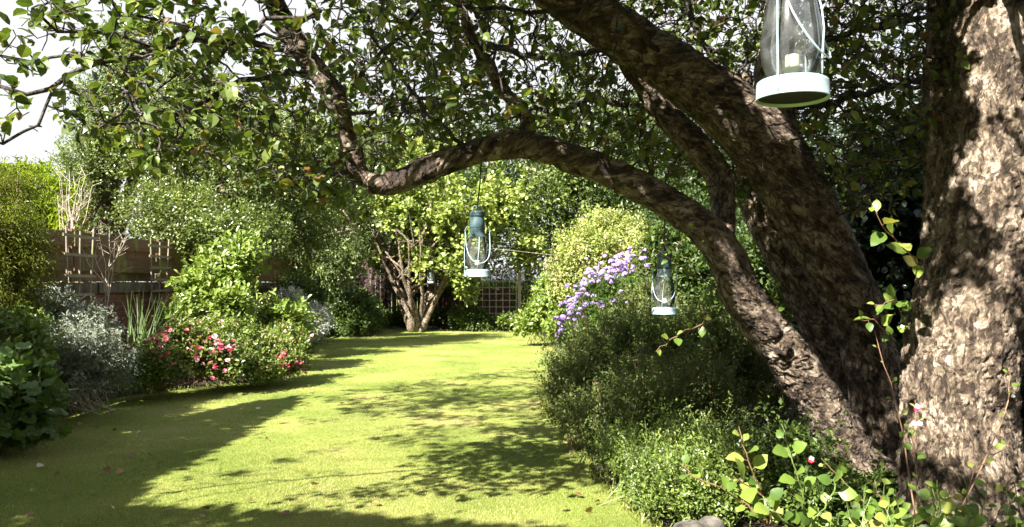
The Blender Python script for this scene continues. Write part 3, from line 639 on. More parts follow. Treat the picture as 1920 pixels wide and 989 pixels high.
# dark trees / hedge along the right boundary (behind the apple)
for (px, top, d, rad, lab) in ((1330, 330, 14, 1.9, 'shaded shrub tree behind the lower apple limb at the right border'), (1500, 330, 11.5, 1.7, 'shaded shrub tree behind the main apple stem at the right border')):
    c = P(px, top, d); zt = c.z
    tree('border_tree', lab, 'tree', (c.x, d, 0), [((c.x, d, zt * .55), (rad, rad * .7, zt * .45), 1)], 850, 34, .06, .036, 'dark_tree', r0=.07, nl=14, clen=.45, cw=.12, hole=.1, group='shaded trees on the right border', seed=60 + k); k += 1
# ivy-clad dead trunk
c = P(1700, 400, 7.6)
tree('ivy_tree', 'dark ivy-smothered tree behind the gap between the two thick trunks', 'tree', (c.x, 7.6, 0), [((c.x, 7.6, 1.9), (.62, .6, 1.25), 3), ((c.x + .7, 8.0, 1.6), (.9, .6, 1.6), 2), ((c.x + .2, 7.6, .6), (.8, .6, .9), 1.5)], 900, 34, .075, .075, 'ivy', T=T_SPR, r0=.14, nl=8, clen=.3, cw=.10, droop=.5, up=0)
# golden shrub + olive shrub behind/at the left fence
tree('golden_shrub', 'bright yellow-green feathery tree glowing behind the left fence', 'tree', (-7.0, 11.2, 0), [(D(80, 390, 11), (.55, .6, .62), 2), (D(40, 350, 11.3), (.6, .6, .5), 1.5), (D(115, 415, 10.8), (.28, .4, .35), .6)], 420, 30, .085, .020, 'gold', T=T_LNC, r0=.06, clen=.40, cw=.05, droop=.7, up=.2, nl=8)
shrub('olive_shrub', 'olive green feathery shrub at the far left edge in front of the fence', (-4.95, 7.6, 0), [(D(20, 470, 7.6), (.46, .5, .58), 3), (D(-60, 420, 7.4), (.6, .5, .8), 2), (D(10, 350, 8.0), (.45, .4, .28), .9), (D(30, 560, 7.6), (.4, .4, .4), 1)], 700, 28, .040, .010, 'olive', T=T_LNC, clen=.28, cw=.045, droop=.4, ns=40, shell=.6)
shrub('fence_creeper', 'leafy yellowish shrub below the olive one at the far left, above the grey bush', (-4.6, 7.0, 0), [(D(20, 640, 6.9), (.42, .4, .30), 2), (D(-60, 650, 6.7), (.4, .4, .4), 1)], 240, 20, .06, .032, 'low_leaf', clen=.22, cw=.07, ns=24)

# ------------------------------------------------------------------ left border
shrub('silver_bush', 'broad grey-leaved bush beside the left lawn edge in front of the trellis', tuple(G(150, 770)), [(D(135, 655, 7.5), (.60, .48, .30), 3), (D(90, 715, 7.3), (.46, .4, .26), 2), (D(195, 690, 7.7), (.28, .3, .26), 1.4), (D(160, 610, 7.9), (.34, .3, .24), 1.3)],
      900, 24, .042, .013, 'silver', stemmat='pale_stem', T=T_LNC, clen=.22, cw=.035, up=.8, ns=60, outline=.5)
shrub('felted_plant', 'tall grey-leaved upright plant standing behind the silver bush, below the trellis', (P(90, 600, 8.4).x, 8.4, 0), [(D(95, 590, 8.4), (.38, .3, .24), 1), (D(70, 630, 8.4), (.3, .3, .25), .7)], 120, 16, .11, .034, 'silver', stemmat='green_stem', T=T_LNC, clen=.22, cw=.04, up=1, ns=16)
shrub('round_leaf_plant', 'clump of large soft round green leaves at the lower left lawn edge', tuple(G(20, 830)), [(D(25, 730, 6.0), (.34, .35, .22), 2), (D(60, 770, 6.1), (.20, .25, .14), 1), (D(-60, 745, 5.8), (.4, .4, .3), 1.5), (D(20, 800, 6.0), (.27, .3, .10), 1)],
      230, 9, .085, .085, 'mantle', stemmat='green_stem', T=T_RND, clen=.22, cw=.07, flat=.45, ns=40, shell=.6)
shrub('aster_plant', 'dark leafy plant with small yellow buds between round leaves and grey bush', (P(40, 690, 6.7).x, 6.7, 0), [(D(45, 665, 6.7), (.22, .25, .18), 1), (D(15, 690, 6.5), (.2, .2, .16), .7)], 60, 15, .075, .028, 'rose_leaf', T=T_LNC, clen=.2, cw=.05, ns=14)
# bare pale shrubs on the wall
def bare(label, base, tips, r=.012):
    t = empty('bare_shrub', base, label, 'shrub', 'leafless pale shrubs by the left wall'); mb = MB(); b0 = np.array(base, float)
    trunk = curve(b0, tips[0], 9, .10); mb.tube(trunk, np.linspace(r, r * .5, 9), 6)
    for tp in tips[1:]:
        q = trunk[random.randint(5, 8)]; br = curve(q, tp, 6, .2); mb.tube(br, np.linspace(r * .55, r * .2, 6), 5)
        for _ in range(5):
            s = br[random.randint(2, 5)]; e = s + np.array((random.gauss(0, .09), random.gauss(0, .09), random.uniform(.03, .2))); mb.tube(curve(s, e, 4, .2), np.linspace(r * .25, r * .1, 4), 4)
    mb.build('stems', M['pale_stem'], t)
d = 9.6
bare('leafless pale shrub with one thin stem forking in front of the brick wall', tuple(G(197, 640)) [:1] + (10.2, 0) if False else (P(197, 600, 10.2).x, 10.2, 0), [D(198, 510, 10.2)] + [D(x, y, 10.2) for x, y in ((150, 455), (185, 440), (215, 450), (228, 455), (205, 430), (240, 440), (178, 480), (222, 470))])
bare('leafless pale bushy shrub sticking up above the nearer fan trellis', (P(133, 600, 9.9).x, 9.95, 0), [D(136, 420, 9.95)] + [D(x, y, 9.95 + random.gauss(0, .15)) for x, y in ((115, 340), (125, 350), (140, 345), (150, 355), (160, 330), (130, 320), (120, 390), (155, 380), (165, 360), (108, 365), (145, 395), (172, 350), (128, 370), (112, 350), (150, 335))], .014)
# iris blades
t = empty('iris_clump', tuple(G(255, 655)), 'clump of long sword-like leaves in front of the brick wall', 'plant')
mb = MB(); b = np.array((P(262, 640, 9.6).x, 9.6, 0.))
for i in range(46):
    top = D(random.uniform(225, 350), random.uniform(540, 600), 9.6 + random.gauss(0, .15)) if i < 22 else D(random.uniform(235, 290), random.uniform(545, 620), 9.6 + random.gauss(0, .15))
    o = b + np.array((random.gauss(0, .12), random.gauss(0, .08), 0)); p = curve(o, top, 7, .05, .05); wv = np.linspace(1, .1, 7) * random.uniform(.010, .018)
    sd = unit(np.array((random.gauss(0, 1), random.gauss(0, .5), 0))); v = np.concatenate([p + sd * wv[:, None], p + np.array((0, .003, 0)), p - sd * wv[:, None]])
    f = [(j, j + 1, 8 + j, 7 + j) for j in range(6)] + [(7 + j, 8 + j, 15 + j, 14 + j) for j in range(6)]
    mb.add(v, f4=f, a=random.random())
mb.build('leaf_blades', M['blade'], t)
shrub('bright_shrub', 'tall fresh green broad-leaved shrub standing behind the roses', (P(430, 640, 11.6).x, 11.6, 0),
      [(D(420, 510, 11.6), (.60, .5, .46), 3), (D(455, 478, 11.7), (.36, .4, .34), 1.6), (D(370, 545, 11.3), (.40, .4, .30), 1.4), (D(430, 570, 11.2), (.60, .4, .30), 1.6), (D(340, 600, 11.0), (.3, .3, .25), .7), (D(540, 600, 11.8), (.42, .35, .36), 1.5)],
      560, 16, .088, .044, 'dogwood', stemmat='green_stem', T=T_SPR, clen=.30, cw=.06, up=.9, ns=60, sr=.009, outline=.45)
# blooms
def bloom_mesh(kind, k, rad):
    mb = MB()
    if kind == 'rose':
        for ring, (m, rr, el) in enumerate(((7, 1., .35), (6, .75, .8), (5, .45, 1.2))):
            for i in range(m):
                a = 6.283 * (i + ring * .5) / m + random.gauss(0, .15); ax = np.array([(math.cos(a) * math.cos(el), math.sin(a) * math.cos(el), math.sin(el))]); nr = np.array([(-math.cos(a) * math.sin(el), -math.sin(a) * math.sin(el), math.cos(el))])
                leaves(mb, np.zeros((1, 3)), ax, nr, rad * rr, rad * rr * .95, T_SPR, np.array([random.random()]))
    else:   # dome of florets
        n = k; dr = rdir(n); dr[:, 2] = np.abs(dr[:, 2]) * .9 + .05; dr = unit(dr); c = dr * np.array((1, 1, .8)) * rad
        for i in range(n):
            u = unit(np.cross(dr[i], (.3, .2, .9))); v = np.cross(dr[i], u)
            for q in range(5):
                a = q * 1.2566 + i; ax = (u * math.cos(a) + v * math.sin(a) + dr[i] * .15)[None]; leaves(mb, c[i:i + 1], ax, dr[i:i + 1], .0155, .013, T_DIA, np.array([random.random()]))
    return mb.mesh('bloom')
ROSE = [bloom_mesh('rose', 0, .032) for _ in range(4)]; ROSEP = [bloom_mesh('rose', 0, .034) for _ in range(3)]
for m_ in ROSE: m_.materials.append(M['petal_pink'])
for m_ in ROSEP: m_.materials.append(M['petal_pale'])
def add_bloom(parent, me, p, s=1.0, name='bloom', tilt=None):
    o = bpy.data.objects.new(name, me); C.objects.link(o); o.parent = parent; o.matrix_parent_inverse = Matrix.Translation(-Vector(parent.location))
    o.location = p; o.scale = (s,) * 3; o.rotation_euler = tilt or (random.gauss(.5, .35), random.gauss(0, .4), random.uniform(0, 6.28)); return o
def rose(label, base, blobs, n, heads, pale=.3):
    t, cs, ds = shrub('rose_bush', label, base, blobs, n, 20, .042, .028, 'rose_leaf', T=T_DIA, clen=.20, cw=.05, up=.6, ns=40, group='roses in the left border', outline=.5)
    for (px, py, dd, k, pl) in heads:
        for _ in range(int(k * 1.7)):
            p = P(px + random.gauss(0, 10), py + random.gauss(0, 7), dd + random.gauss(0, .04)); add_bloom(t, random.choice(ROSEP if random.random() < pl else ROSE), p, random.uniform(.75, 1.25))
    up = np.where((ds[:, 1] < .3) & (ds[:, 2] > -.2))[0]
    for i in rng.choice(up, 32, replace=False): add_bloom(t, random.choice(ROSEP if random.random() < .5 else ROSE), tuple(cs[i] + ds[i] * .07), random.uniform(.55, .95))
    return t
rose('rose bush with deep pink clusters left of the others, next to the silver bush', tuple(G(310, 725)), [(D(290, 680, 8.9), (.42, .4, .30), 2), (D(340, 640, 9.3), (.40, .3, .28), 2), (D(255, 690, 8.7), (.22, .3, .22), 1)], 520,
     [(312, 628, 9.0, 6, .1), (283, 650, 8.7, 4, .1), (230, 655, 8.5, 2, 0), (245, 662, 8.5, 3, 0), (325, 672, 8.7, 2, .1), (352, 630, 9.1, 2, 0), (365, 660, 9.0, 3, .2), (300, 665, 8.7, 2, .3), (232, 660, 8.4, 2, 0)])
rose('rose bush with the largest mass of pale and mid pink clusters, mid border', tuple(G(420, 712)), [(D(410, 670, 9.4), (.44, .4, .28), 2), (D(440, 640, 9.9), (.46, .4, .30), 2), (D(395, 620, 10.1), (.3, .3, .22), 1)], 620,
     [(398, 640, 9.2, 7, .5), (410, 655, 9.1, 8, .5), (425, 652, 9.1, 6, .4), (375, 660, 9.2, 3, .5), (432, 608, 9.9, 4, .7), (398, 690, 9.0, 3, .3), (395, 632, 9.5, 3, .9), (372, 676, 9.0, 2, .8), (412, 686, 9.0, 2, .8)])
rose('rose bush spilling onto the lawn with bright pink clusters at its tip', tuple(G(520, 700)), [(D(500, 665, 10.0), (.42, .4, .25), 2), (D(530, 640, 10.6), (.40, .4, .26), 1.6), (D(490, 690, 9.8), (.28, .3, .13), 1), (D(545, 680, 10.3), (.22, .25, .10), .7)], 620,
     [(528, 672, 9.8, 8, .1), (532, 688, 9.8, 5, .1), (558, 682, 10.1, 3, .2), (572, 694, 10.2, 3, .5), (475, 628, 10.2, 4, .6), (480, 650, 10.0, 3, .5), (502, 645, 10.2, 3, .8), (545, 650, 10.4, 4, .9), (465, 687, 9.7, 2, .7), (492, 640, 10.1, 2, .4)])
rose('farthest rose bush of the left border with coral blooms before the white-leaved bush', (P(555, 640, 12.5).x, 12.5, 0), [(D(545, 620, 12.4), (.42, .4, .30), 2), (D(555, 650, 12.2), (.3, .3, .2), 1), (D(500, 590, 12.6), (.4, .4, .35), 1)], 480,
     [(560, 615, 12.1, 3, .1), (558, 632, 12.1, 3, .1), (515, 565, 12.4, 2, .1), (490, 563, 12.4, 2, 0), (535, 600, 12.3, 2, .8)])
shrub('white_leaf_bush', 'whitish felt-leaved bush at the far end of the left border', tuple(G(590, 640)), [(D(590, 600, 14.0), (.30, .35, .36), 2), (D(575, 620, 13.6), (.25, .3, .25), 1), (D(545, 560, 14.2), (.35, .3, .2), .8)], 360, 24, .055, .017, 'white_leaf', stemmat='pale_stem', T=T_LNC, clen=.22, cw=.035, up=.9, ns=40, outline=.5)
# dark shrubs at the back
for (px, py, d, r, lab) in ((655, 575, 19.5, (.9, .6, .55), 'low dark evergreen shrub in the shade left of the multi-stemmed tree'), (685, 590, 20.5, (.6, .6, .42), 'shaded shrub just left of the multi-stemmed trunk'), (878, 598, 21.8, (.5, .4, .25), 'dark low shrub just right of the multi-stemmed trunk'),
                           (560, 570, 17.0, (.7, .6, .8), 'dark shrub against the fence behind the white-leaved bush'), (620, 520, 21.5, (1.1, .6, .9), 'tall dark shrub in the back left corner under the weeping tree'), (760, 520, 22.9, (.9, .3, 1.0), 'tall dark shrub against the back fence behind the multi-stemmed trunk'), (850, 500, 22.9, (.7, .3, 1.1), 'tall dark shrub between the multi-stemmed tree and the lattice')):
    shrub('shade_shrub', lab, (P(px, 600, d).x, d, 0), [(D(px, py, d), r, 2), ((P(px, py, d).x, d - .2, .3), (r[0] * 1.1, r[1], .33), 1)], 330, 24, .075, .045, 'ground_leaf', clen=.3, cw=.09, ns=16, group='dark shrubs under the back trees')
for (px, lab) in ((905, 'strip of low leafy ground plants below the left half of the lattice screen'), (955, 'brighter low leafy plants at the foot of the lattice post')):
    shrub('low_plant', lab, (P(px, 610, 21.5).x, 21.5, 0), [(D(px, 607, 21.4), (.5, .3, .24), 1)], 110, 20, .075, .05, 'low_leaf' if px > 930 else 'ground_leaf', clen=.2, cw=.08, ns=10, group='ground plants under the lattice screen')

# ------------------------------------------------------------------ right border
shrub('pale_climber', 'big pale green shrub covered in creamy pink seed heads behind the lilac flowers', (P(1130, 600, 14).x, 14, 0),
      [(D(1105, 470, 13.8), (.72, .6, .52), 3), (D(1160, 450, 14), (.62, .6, .50), 2), (D(1060, 520, 13.6), (.36, .5, .45), 1.2), (D(1130, 425, 14.1), (.42, .4, .32), 1), (D(1200, 480, 13.5), (.5, .5, .5), 1), (D(1130, 540, 13.5), (.9, .5, .5), 1.2)], 1100, 26, .052, .030, 'spirea', clen=.26, cw=.07, up=.3, ns=40, outline=.5)
shrub('light_shrub', 'light green arching shrub at the far right corner of the lawn', (P(1020, 600, 16.6).x, 16.6, 0), [(D(1015, 590, 16.3), (.42, .4, .36), 2), (D(1035, 550, 16.8), (.42, .4, .40), 2), (D(990, 605, 16.4), (.24, .3, .18), 1), (D(1050, 610, 15.0), (.35, .3, .2), 1)], 420, 22, .085, .05, 'dogwood', stemmat='green_stem', clen=.3, cw=.07, droop=.3, ns=30)
# phlox
def phlox(label, base, blobs, n, per, heads, seed):
    t, cs, ds = shrub('phlox_plant', label, base, blobs, n, per, .075, .017, 'phlox_leaf', stemmat='green_stem', T=T_LNC, clen=.24, cw=.045, up=.6, ns=60, group='lilac phlox in the right border', seed=seed)
    for (px, py, dd) in heads:
        p = P(px, py, dd); add_bloom(t, random.choice(PH), p, random.uniform(.75, 1.15), 'flower_head', (random.gauss(.25, .25), random.gauss(-.15, .3), random.uniform(0, 6.28)))
PH = [bloom_mesh('phlox', 34, .036) for _ in range(4)]
for m_ in PH: m_.materials.append(M['petal_lilac'])
hA = []; hB = []
for (x0, y0, x1, y1, n, s) in ((1065, 590, 1150, 500, 78, 15), (1090, 560, 1150, 545, 30, 13), (1130, 505, 1200, 490, 36, 11), (1090, 595, 1075, 575, 20, 11), (1110, 520, 1180, 515, 26, 11), (1070, 560, 1120, 520, 24, 14)):
    for _ in range(n):
        f = random.random(); hA.append((x0 + (x1 - x0) * f + random.gauss(0, s), y0 + (y1 - y0) * f + random.gauss(0, s), 9.8 + .6 * f + random.gauss(0, .15)))
for (x, y) in ((1052, 622), (1056, 612), (1050, 632), (1081, 612), (1079, 616), (1128, 568), (1120, 572), (1178, 570), (1165, 548), (1048, 608), (1045, 598), (1060, 640), (1130, 575), (1112, 570), (1150, 566), (1046, 628), (1054, 604), (1060, 618), (1066, 600), (1070, 588), (1048, 640), (1062, 630), (1078, 600), (1085, 590), (1056, 596), (1095, 598), (1052, 652), (1088, 580), (1072, 578), (1098, 572)): hB.append((x, y, 9.4))
phlox('tall phlox with a dense sweep of lilac flower heads facing the lawn', (P(1120, 650, 10.2).x, 10.2, 0), [(D(1125, 565, 10.1), (.40, .4, .28), 2), (D(1130, 610, 9.9), (.50, .4, .35), 2), (D(1180, 560, 10.2), (.4, .4, .35), 1.2), (D(1085, 620, 9.8), (.2, .3, .28), .8)], 620, 24, hA[::2][:99], 11)
phlox('tall phlox behind, its many pale lilac heads showing above the front sweep', (P(1150, 650, 10.8).x, 10.8, 0), [(D(1150, 550, 10.8), (.40, .35, .28), 2), (D(1150, 620, 10.8), (.45, .35, .45), 2)], 380, 24, [(x, y - 4, d + .35) for x, y, d in hA[1::2][:98]], 13)
phlox('lower phlox in front with a few separate lilac heads', (P(1100, 680, 9.2).x, 9.3, 0), [(D(1090, 650, 9.3), (.26, .3, .24), 2), (D(1150, 640, 9.2), (.34, .3, .28), 2)], 340, 24, hB, 12)
# catmint / hyssop mounds: fine leaves, arching flower stems
def mound(label, base, blobs, n, per, mat='catmint', ln=.031, wd=.018, flowers=60, spikes=170, tip='white_bits', T=T_DIA, group='fine-leaved mounds spilling over the right lawn edge', seed=0):
    sbuf = MB()
    t, cs, ds = shrub('mound_plant', label, base, blobs, n, per, ln, wd, mat, T=T, stembuf=sbuf, hole=.22, clen=.20, cw=.04, up=.9, ns=50, sr=.004, group=group, seed=seed, outline=1.0, shell=.5, spread=.12, zmin=.0)
    mb = sbuf; m2 = MB(); spk = []
    up = np.where(ds[:, 2] > -.1)[0]
    for i in rng.choice(up, min(spikes, len(up)), replace=False):
        s = cs[i]; dirv = unit(ds[i] * .9 + np.array((random.gauss(0, .3), random.gauss(0, .3), .7))); L = random.uniform(.08, .30)
        p = curve(s, s + dirv * L, 5, .12, .05); mb.tube(p, np.linspace(.0022, .0012, 5), 3); spk += [p[2], p[3], p[4]]
        for q in range(3):
            if random.random() < .14: k = 3; leaves(m2, np.repeat(p[4 - q][None], k, 0) + rng.normal(size=(k, 3)) * .006, rdir(k), rdir(k), .012, .010, T_DIA)
    m3 = MB(); foliage(m3, np.array(spk), np.array([(0, 0, 1.)] * len(spk)), 9, ln * .9, wd * .9, T, clen=.10, cw=.02); m3.build('shoot_leaves', M[mat], t)
    mb.build('stems', M['red_stem'] if mat == 'catmint' else M['green_stem'], t)
    if m2.v: m2.build('blossom', M[tip], t)
    return t
mound('shaded fine-leaved mound at the bulge of the lawn edge below the lilac flowers', tuple(G(1060, 760)), [(D(1090, 700, 8.0), (.40, .45, .35), 2), (D(1070, 745, 7.7), (.27, .35, .20), 1.2), (D(1120, 660, 8.4), (.40, .4, .30), 1)], 900, 24, seed=20)
mound('shaded fine-leaved mound under the right-hand lantern', (P(1200, 720, 7.5).x, 7.5, 0), [(D(1200, 650, 7.8), (.45, .4, .32), 2), (D(1190, 730, 7.0), (.42, .4, .30), 2), (D(1260, 640, 7.6), (.4, .4, .34), 1.5)], 1100, 24, seed=21)
mound('tall dark mound behind the lower apple limb', (P(1330, 720, 7.3).x, 7.3, 0), [(D(1330, 660, 7.3), (.5, .45, .42), 2), (D(1400, 700, 7.2), (.5, .4, .5), 1.5)], 800, 24, seed=22)
mound('dark fine-leaved mound between the lawn bulge and the leaning trunk', (P(1260, 800, 5.9).x, 5.9, 0), [(D(1230, 760, 6.2), (.42, .4, .28), 2), (D(1320, 760, 6.0), (.42, .4, .30), 2), (D(1150, 800, 6.3), (.28, .35, .2), 1.3), (D(1400, 780, 5.9), (.4, .35, .34), 1)], 1200, 24, ln=.022, wd=.012, seed=23)
mound('sunlit low mound along the lawn edge with bright tiny leaves', (P(1200, 900, 4.9).x, 4.9, 0), [(D(1185, 860, 5.2), (.30, .35, .15), 1.5), (D(1240, 900, 4.7), (.28, .3, .15), 1.6), (D(1300, 850, 5.1), (.33, .3, .18), 1.2), (D(1240, 930, 4.55), (.2, .2, .10), .8)], 950, 24, mat='low_leaf', ln=.021, wd=.012, spikes=90, seed=24)
mound('sunlit low mound in the corner beside the border stones', (P(1330, 950, 4.3).x, 4.3, 0), [(D(1300, 930, 4.3), (.26, .25, .14), 1.5), (D(1380, 890, 4.5), (.28, .25, .17), 1.4)], 520, 24, mat='low_leaf', ln=.024, wd=.014, spikes=50, seed=25)
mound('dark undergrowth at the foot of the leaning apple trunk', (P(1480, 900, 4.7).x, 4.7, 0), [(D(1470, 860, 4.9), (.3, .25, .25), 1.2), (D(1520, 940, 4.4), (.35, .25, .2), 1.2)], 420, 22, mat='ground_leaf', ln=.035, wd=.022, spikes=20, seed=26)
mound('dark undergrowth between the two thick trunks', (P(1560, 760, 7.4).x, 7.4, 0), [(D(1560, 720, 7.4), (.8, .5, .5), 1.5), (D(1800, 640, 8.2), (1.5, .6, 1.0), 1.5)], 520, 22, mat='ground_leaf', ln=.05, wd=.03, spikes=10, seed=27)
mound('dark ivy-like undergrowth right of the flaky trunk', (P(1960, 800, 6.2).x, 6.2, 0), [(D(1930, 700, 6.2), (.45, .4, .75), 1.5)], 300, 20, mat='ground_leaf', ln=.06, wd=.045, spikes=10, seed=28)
mound('loose mid green mound filling between the lilac flowers and the right-hand lantern', (P(1170, 660, 8.8).x, 8.8, 0), [(D(1165, 640, 8.8), (.45, .35, .3), 2), (D(1220, 590, 9.0), (.5, .4, .4), 2), (D(1110, 680, 8.4), (.3, .3, .25), 1)], 620, 22, ln=.036, wd=.02, seed=31)
mound('wispy mid green mound spilling over the lawn edge below the bulge', (P(1110, 830, 6.2).x, 6.2, 0), [(D(1100, 800, 6.6), (.24, .35, .17), 1.5), (D(1140, 830, 6.0), (.25, .3, .18), 1.5)], 420, 22, seed=32)
shrub('shade_filler_shrub', 'tall leafy shrub added with dark leaves to stand for shade between the lilac flowers and the arching limb', (P(1290, 600, 10.8).x, 10.8, 0), [(D(1285, 520, 10.8), (.62, .5, .62), 2), (D(1330, 600, 10.6), (.6, .5, .6), 1.5), (D(1240, 470, 11.0), (.35, .4, .35), .8)], 620, 22, .075, .038, 'ground_leaf', clen=.3, cw=.08, ns=24, hole=.1)  # shrub added, its dark leaf colour stands in for shade
shrub('shade_filler_shrub', 'leafy shrub added with dark leaves to stand for shade between the arching limb and the main stem', (P(1440, 600, 8.8).x, 8.8, 0), [(D(1440, 520, 8.8), (.45, .4, .62), 2), (D(1480, 620, 8.6), (.5, .4, .6), 1.5)], 520, 22, .065, .034, 'ground_leaf', clen=.28, cw=.07, ns=24, hole=.1)  # second added shrub, dark leaves in place of the shade in this gap
shrub('lawn_stand_in_hedge', 'low hedge standing in for the sunlit lawn beyond, seen through the top squares of the lattice screen', (P(930, 530, 25).x, 25.2, 0), [((P(930, 530, 25).x, 25.2, .8), (1.6, .5, .68), 1)], 360, 22, .07, .045, 'low_leaf', cat='hedge', clen=.25, cw=.09, ns=10, outline=.15)  # hedge added in place of the sunlit lawn beyond the lattice
mound('dark leafy tuft hugging the foot of the leaning trunk between both trunks', (P(1640, 940, 4.85).x, 4.85, 0), [(D(1640, 935, 4.85), (.26, .14, .10), 1), (D(1570, 930, 4.8), (.2, .14, .12), .8)], 170, 20, mat='ground_leaf', ln=.045, wd=.03, spikes=12, seed=41)
# stones
M['rock'] = plain('pale weathered stone', (.06, .05, .04), rough=.85, var=.5, scale=9, bump=1., col2=(.20, .18, .15))
def rock(c, r, label, seed):
    bm = bmesh.new(); bmesh.ops.create_icosphere(bm, subdivisions=4, radius=1)
    v = np.array([x.co[:] for x in bm.verts]); d1, d2, _ = worley(v * 1.1 + seed * 5, seed); f = .72 + .3 * fbm(v * 1.3 + seed, 3, seed) + .12 * (d2 - d1)
    v = v * f[:, None] * (1 + .04 * (fbm(v * 9, 2, 5) - .5))[:, None]; v = np.sign(v) * np.abs(v) ** .85
    for x, q in zip(bm.verts, v): x.co = Vector(q * np.array(r)) + Vector(c)
    me = bpy.data.meshes.new('stone'); bm.to_mesh(me); bm.free(); me.polygons.foreach_set('use_smooth', np.ones(len(me.polygons), bool)); tag(link('stone', me, M['rock']), label, 'stone', 'border stones at the lawn corner')
rock(tuple(P(1300, 996, 4.0)), (.11, .09, .05), 'wide grey stone nearest the lawn at the bottom edge', 1)
rock(tuple(P(1335, 990, 4.0)), (.07, .08, .06), 'small pale upright stone beside the wide grey one', 2)


def shadow_bough(mb_b, mb_l, pxs, z, wdt, per_m, start=None, leafsz=.058):
    """a leafy bough at height z; pxs are the lawn points its shade should reach"""
    sh = -z / math.tan(SUN_ELEV); pts = []
    for a in pxs:
        g = G(*a); pts.append((g.x + sh * math.sin(SUN_AZ), g.y + sh * math.cos(SUN_AZ), z + random.gauss(0, .12)))
    if start is not None: mb_b.tube(curve(start, pts[0], 8, .1), np.linspace(.05, .03, 8), 6)
    P_ = np.array(pts); seg = np.linalg.norm(np.diff(P_, axis=0), axis=1); L = np.concatenate([[0], np.cumsum(seg)])
    ls = np.linspace(0, L[-1], max(4, int(L[-1] / .1))); line = np.stack([np.interp(ls, L, P_[:, i]) for i in range(3)], 1); line[1:] += rng.normal(size=(len(line) - 1, 3)) * .015
    mb_b.tube(line, np.linspace(.026, .006, len(line)), 6); fwd = unit(P_[-1] - P_[0])
    k = int(L[-1] * per_m)
    for _ in range(k):
        f = random.random(); i = int(f * (len(line) - 1)); w_ = wdt * (1 - .75 * f ** 2)
        e = line[i] + fwd * random.uniform(.05, .35) + rng.normal(size=3) * np.array((w_, w_, .13)); c = curve(line[i], e, 5, .15); mb_b.tube(c, np.linspace(.006, .002, 5), 4, caps=False)
        m = 16; tt = rng.integers(1, 5, m); pos = c[tt] + rng.normal(size=(m, 3)) * .03
        leaves(mb_l, pos, unit(rdir(m) + (e - line[i])), unit(rdir(m) * .6 + (0, 0, .8)), leafsz, leafsz * .68, T_OVL)
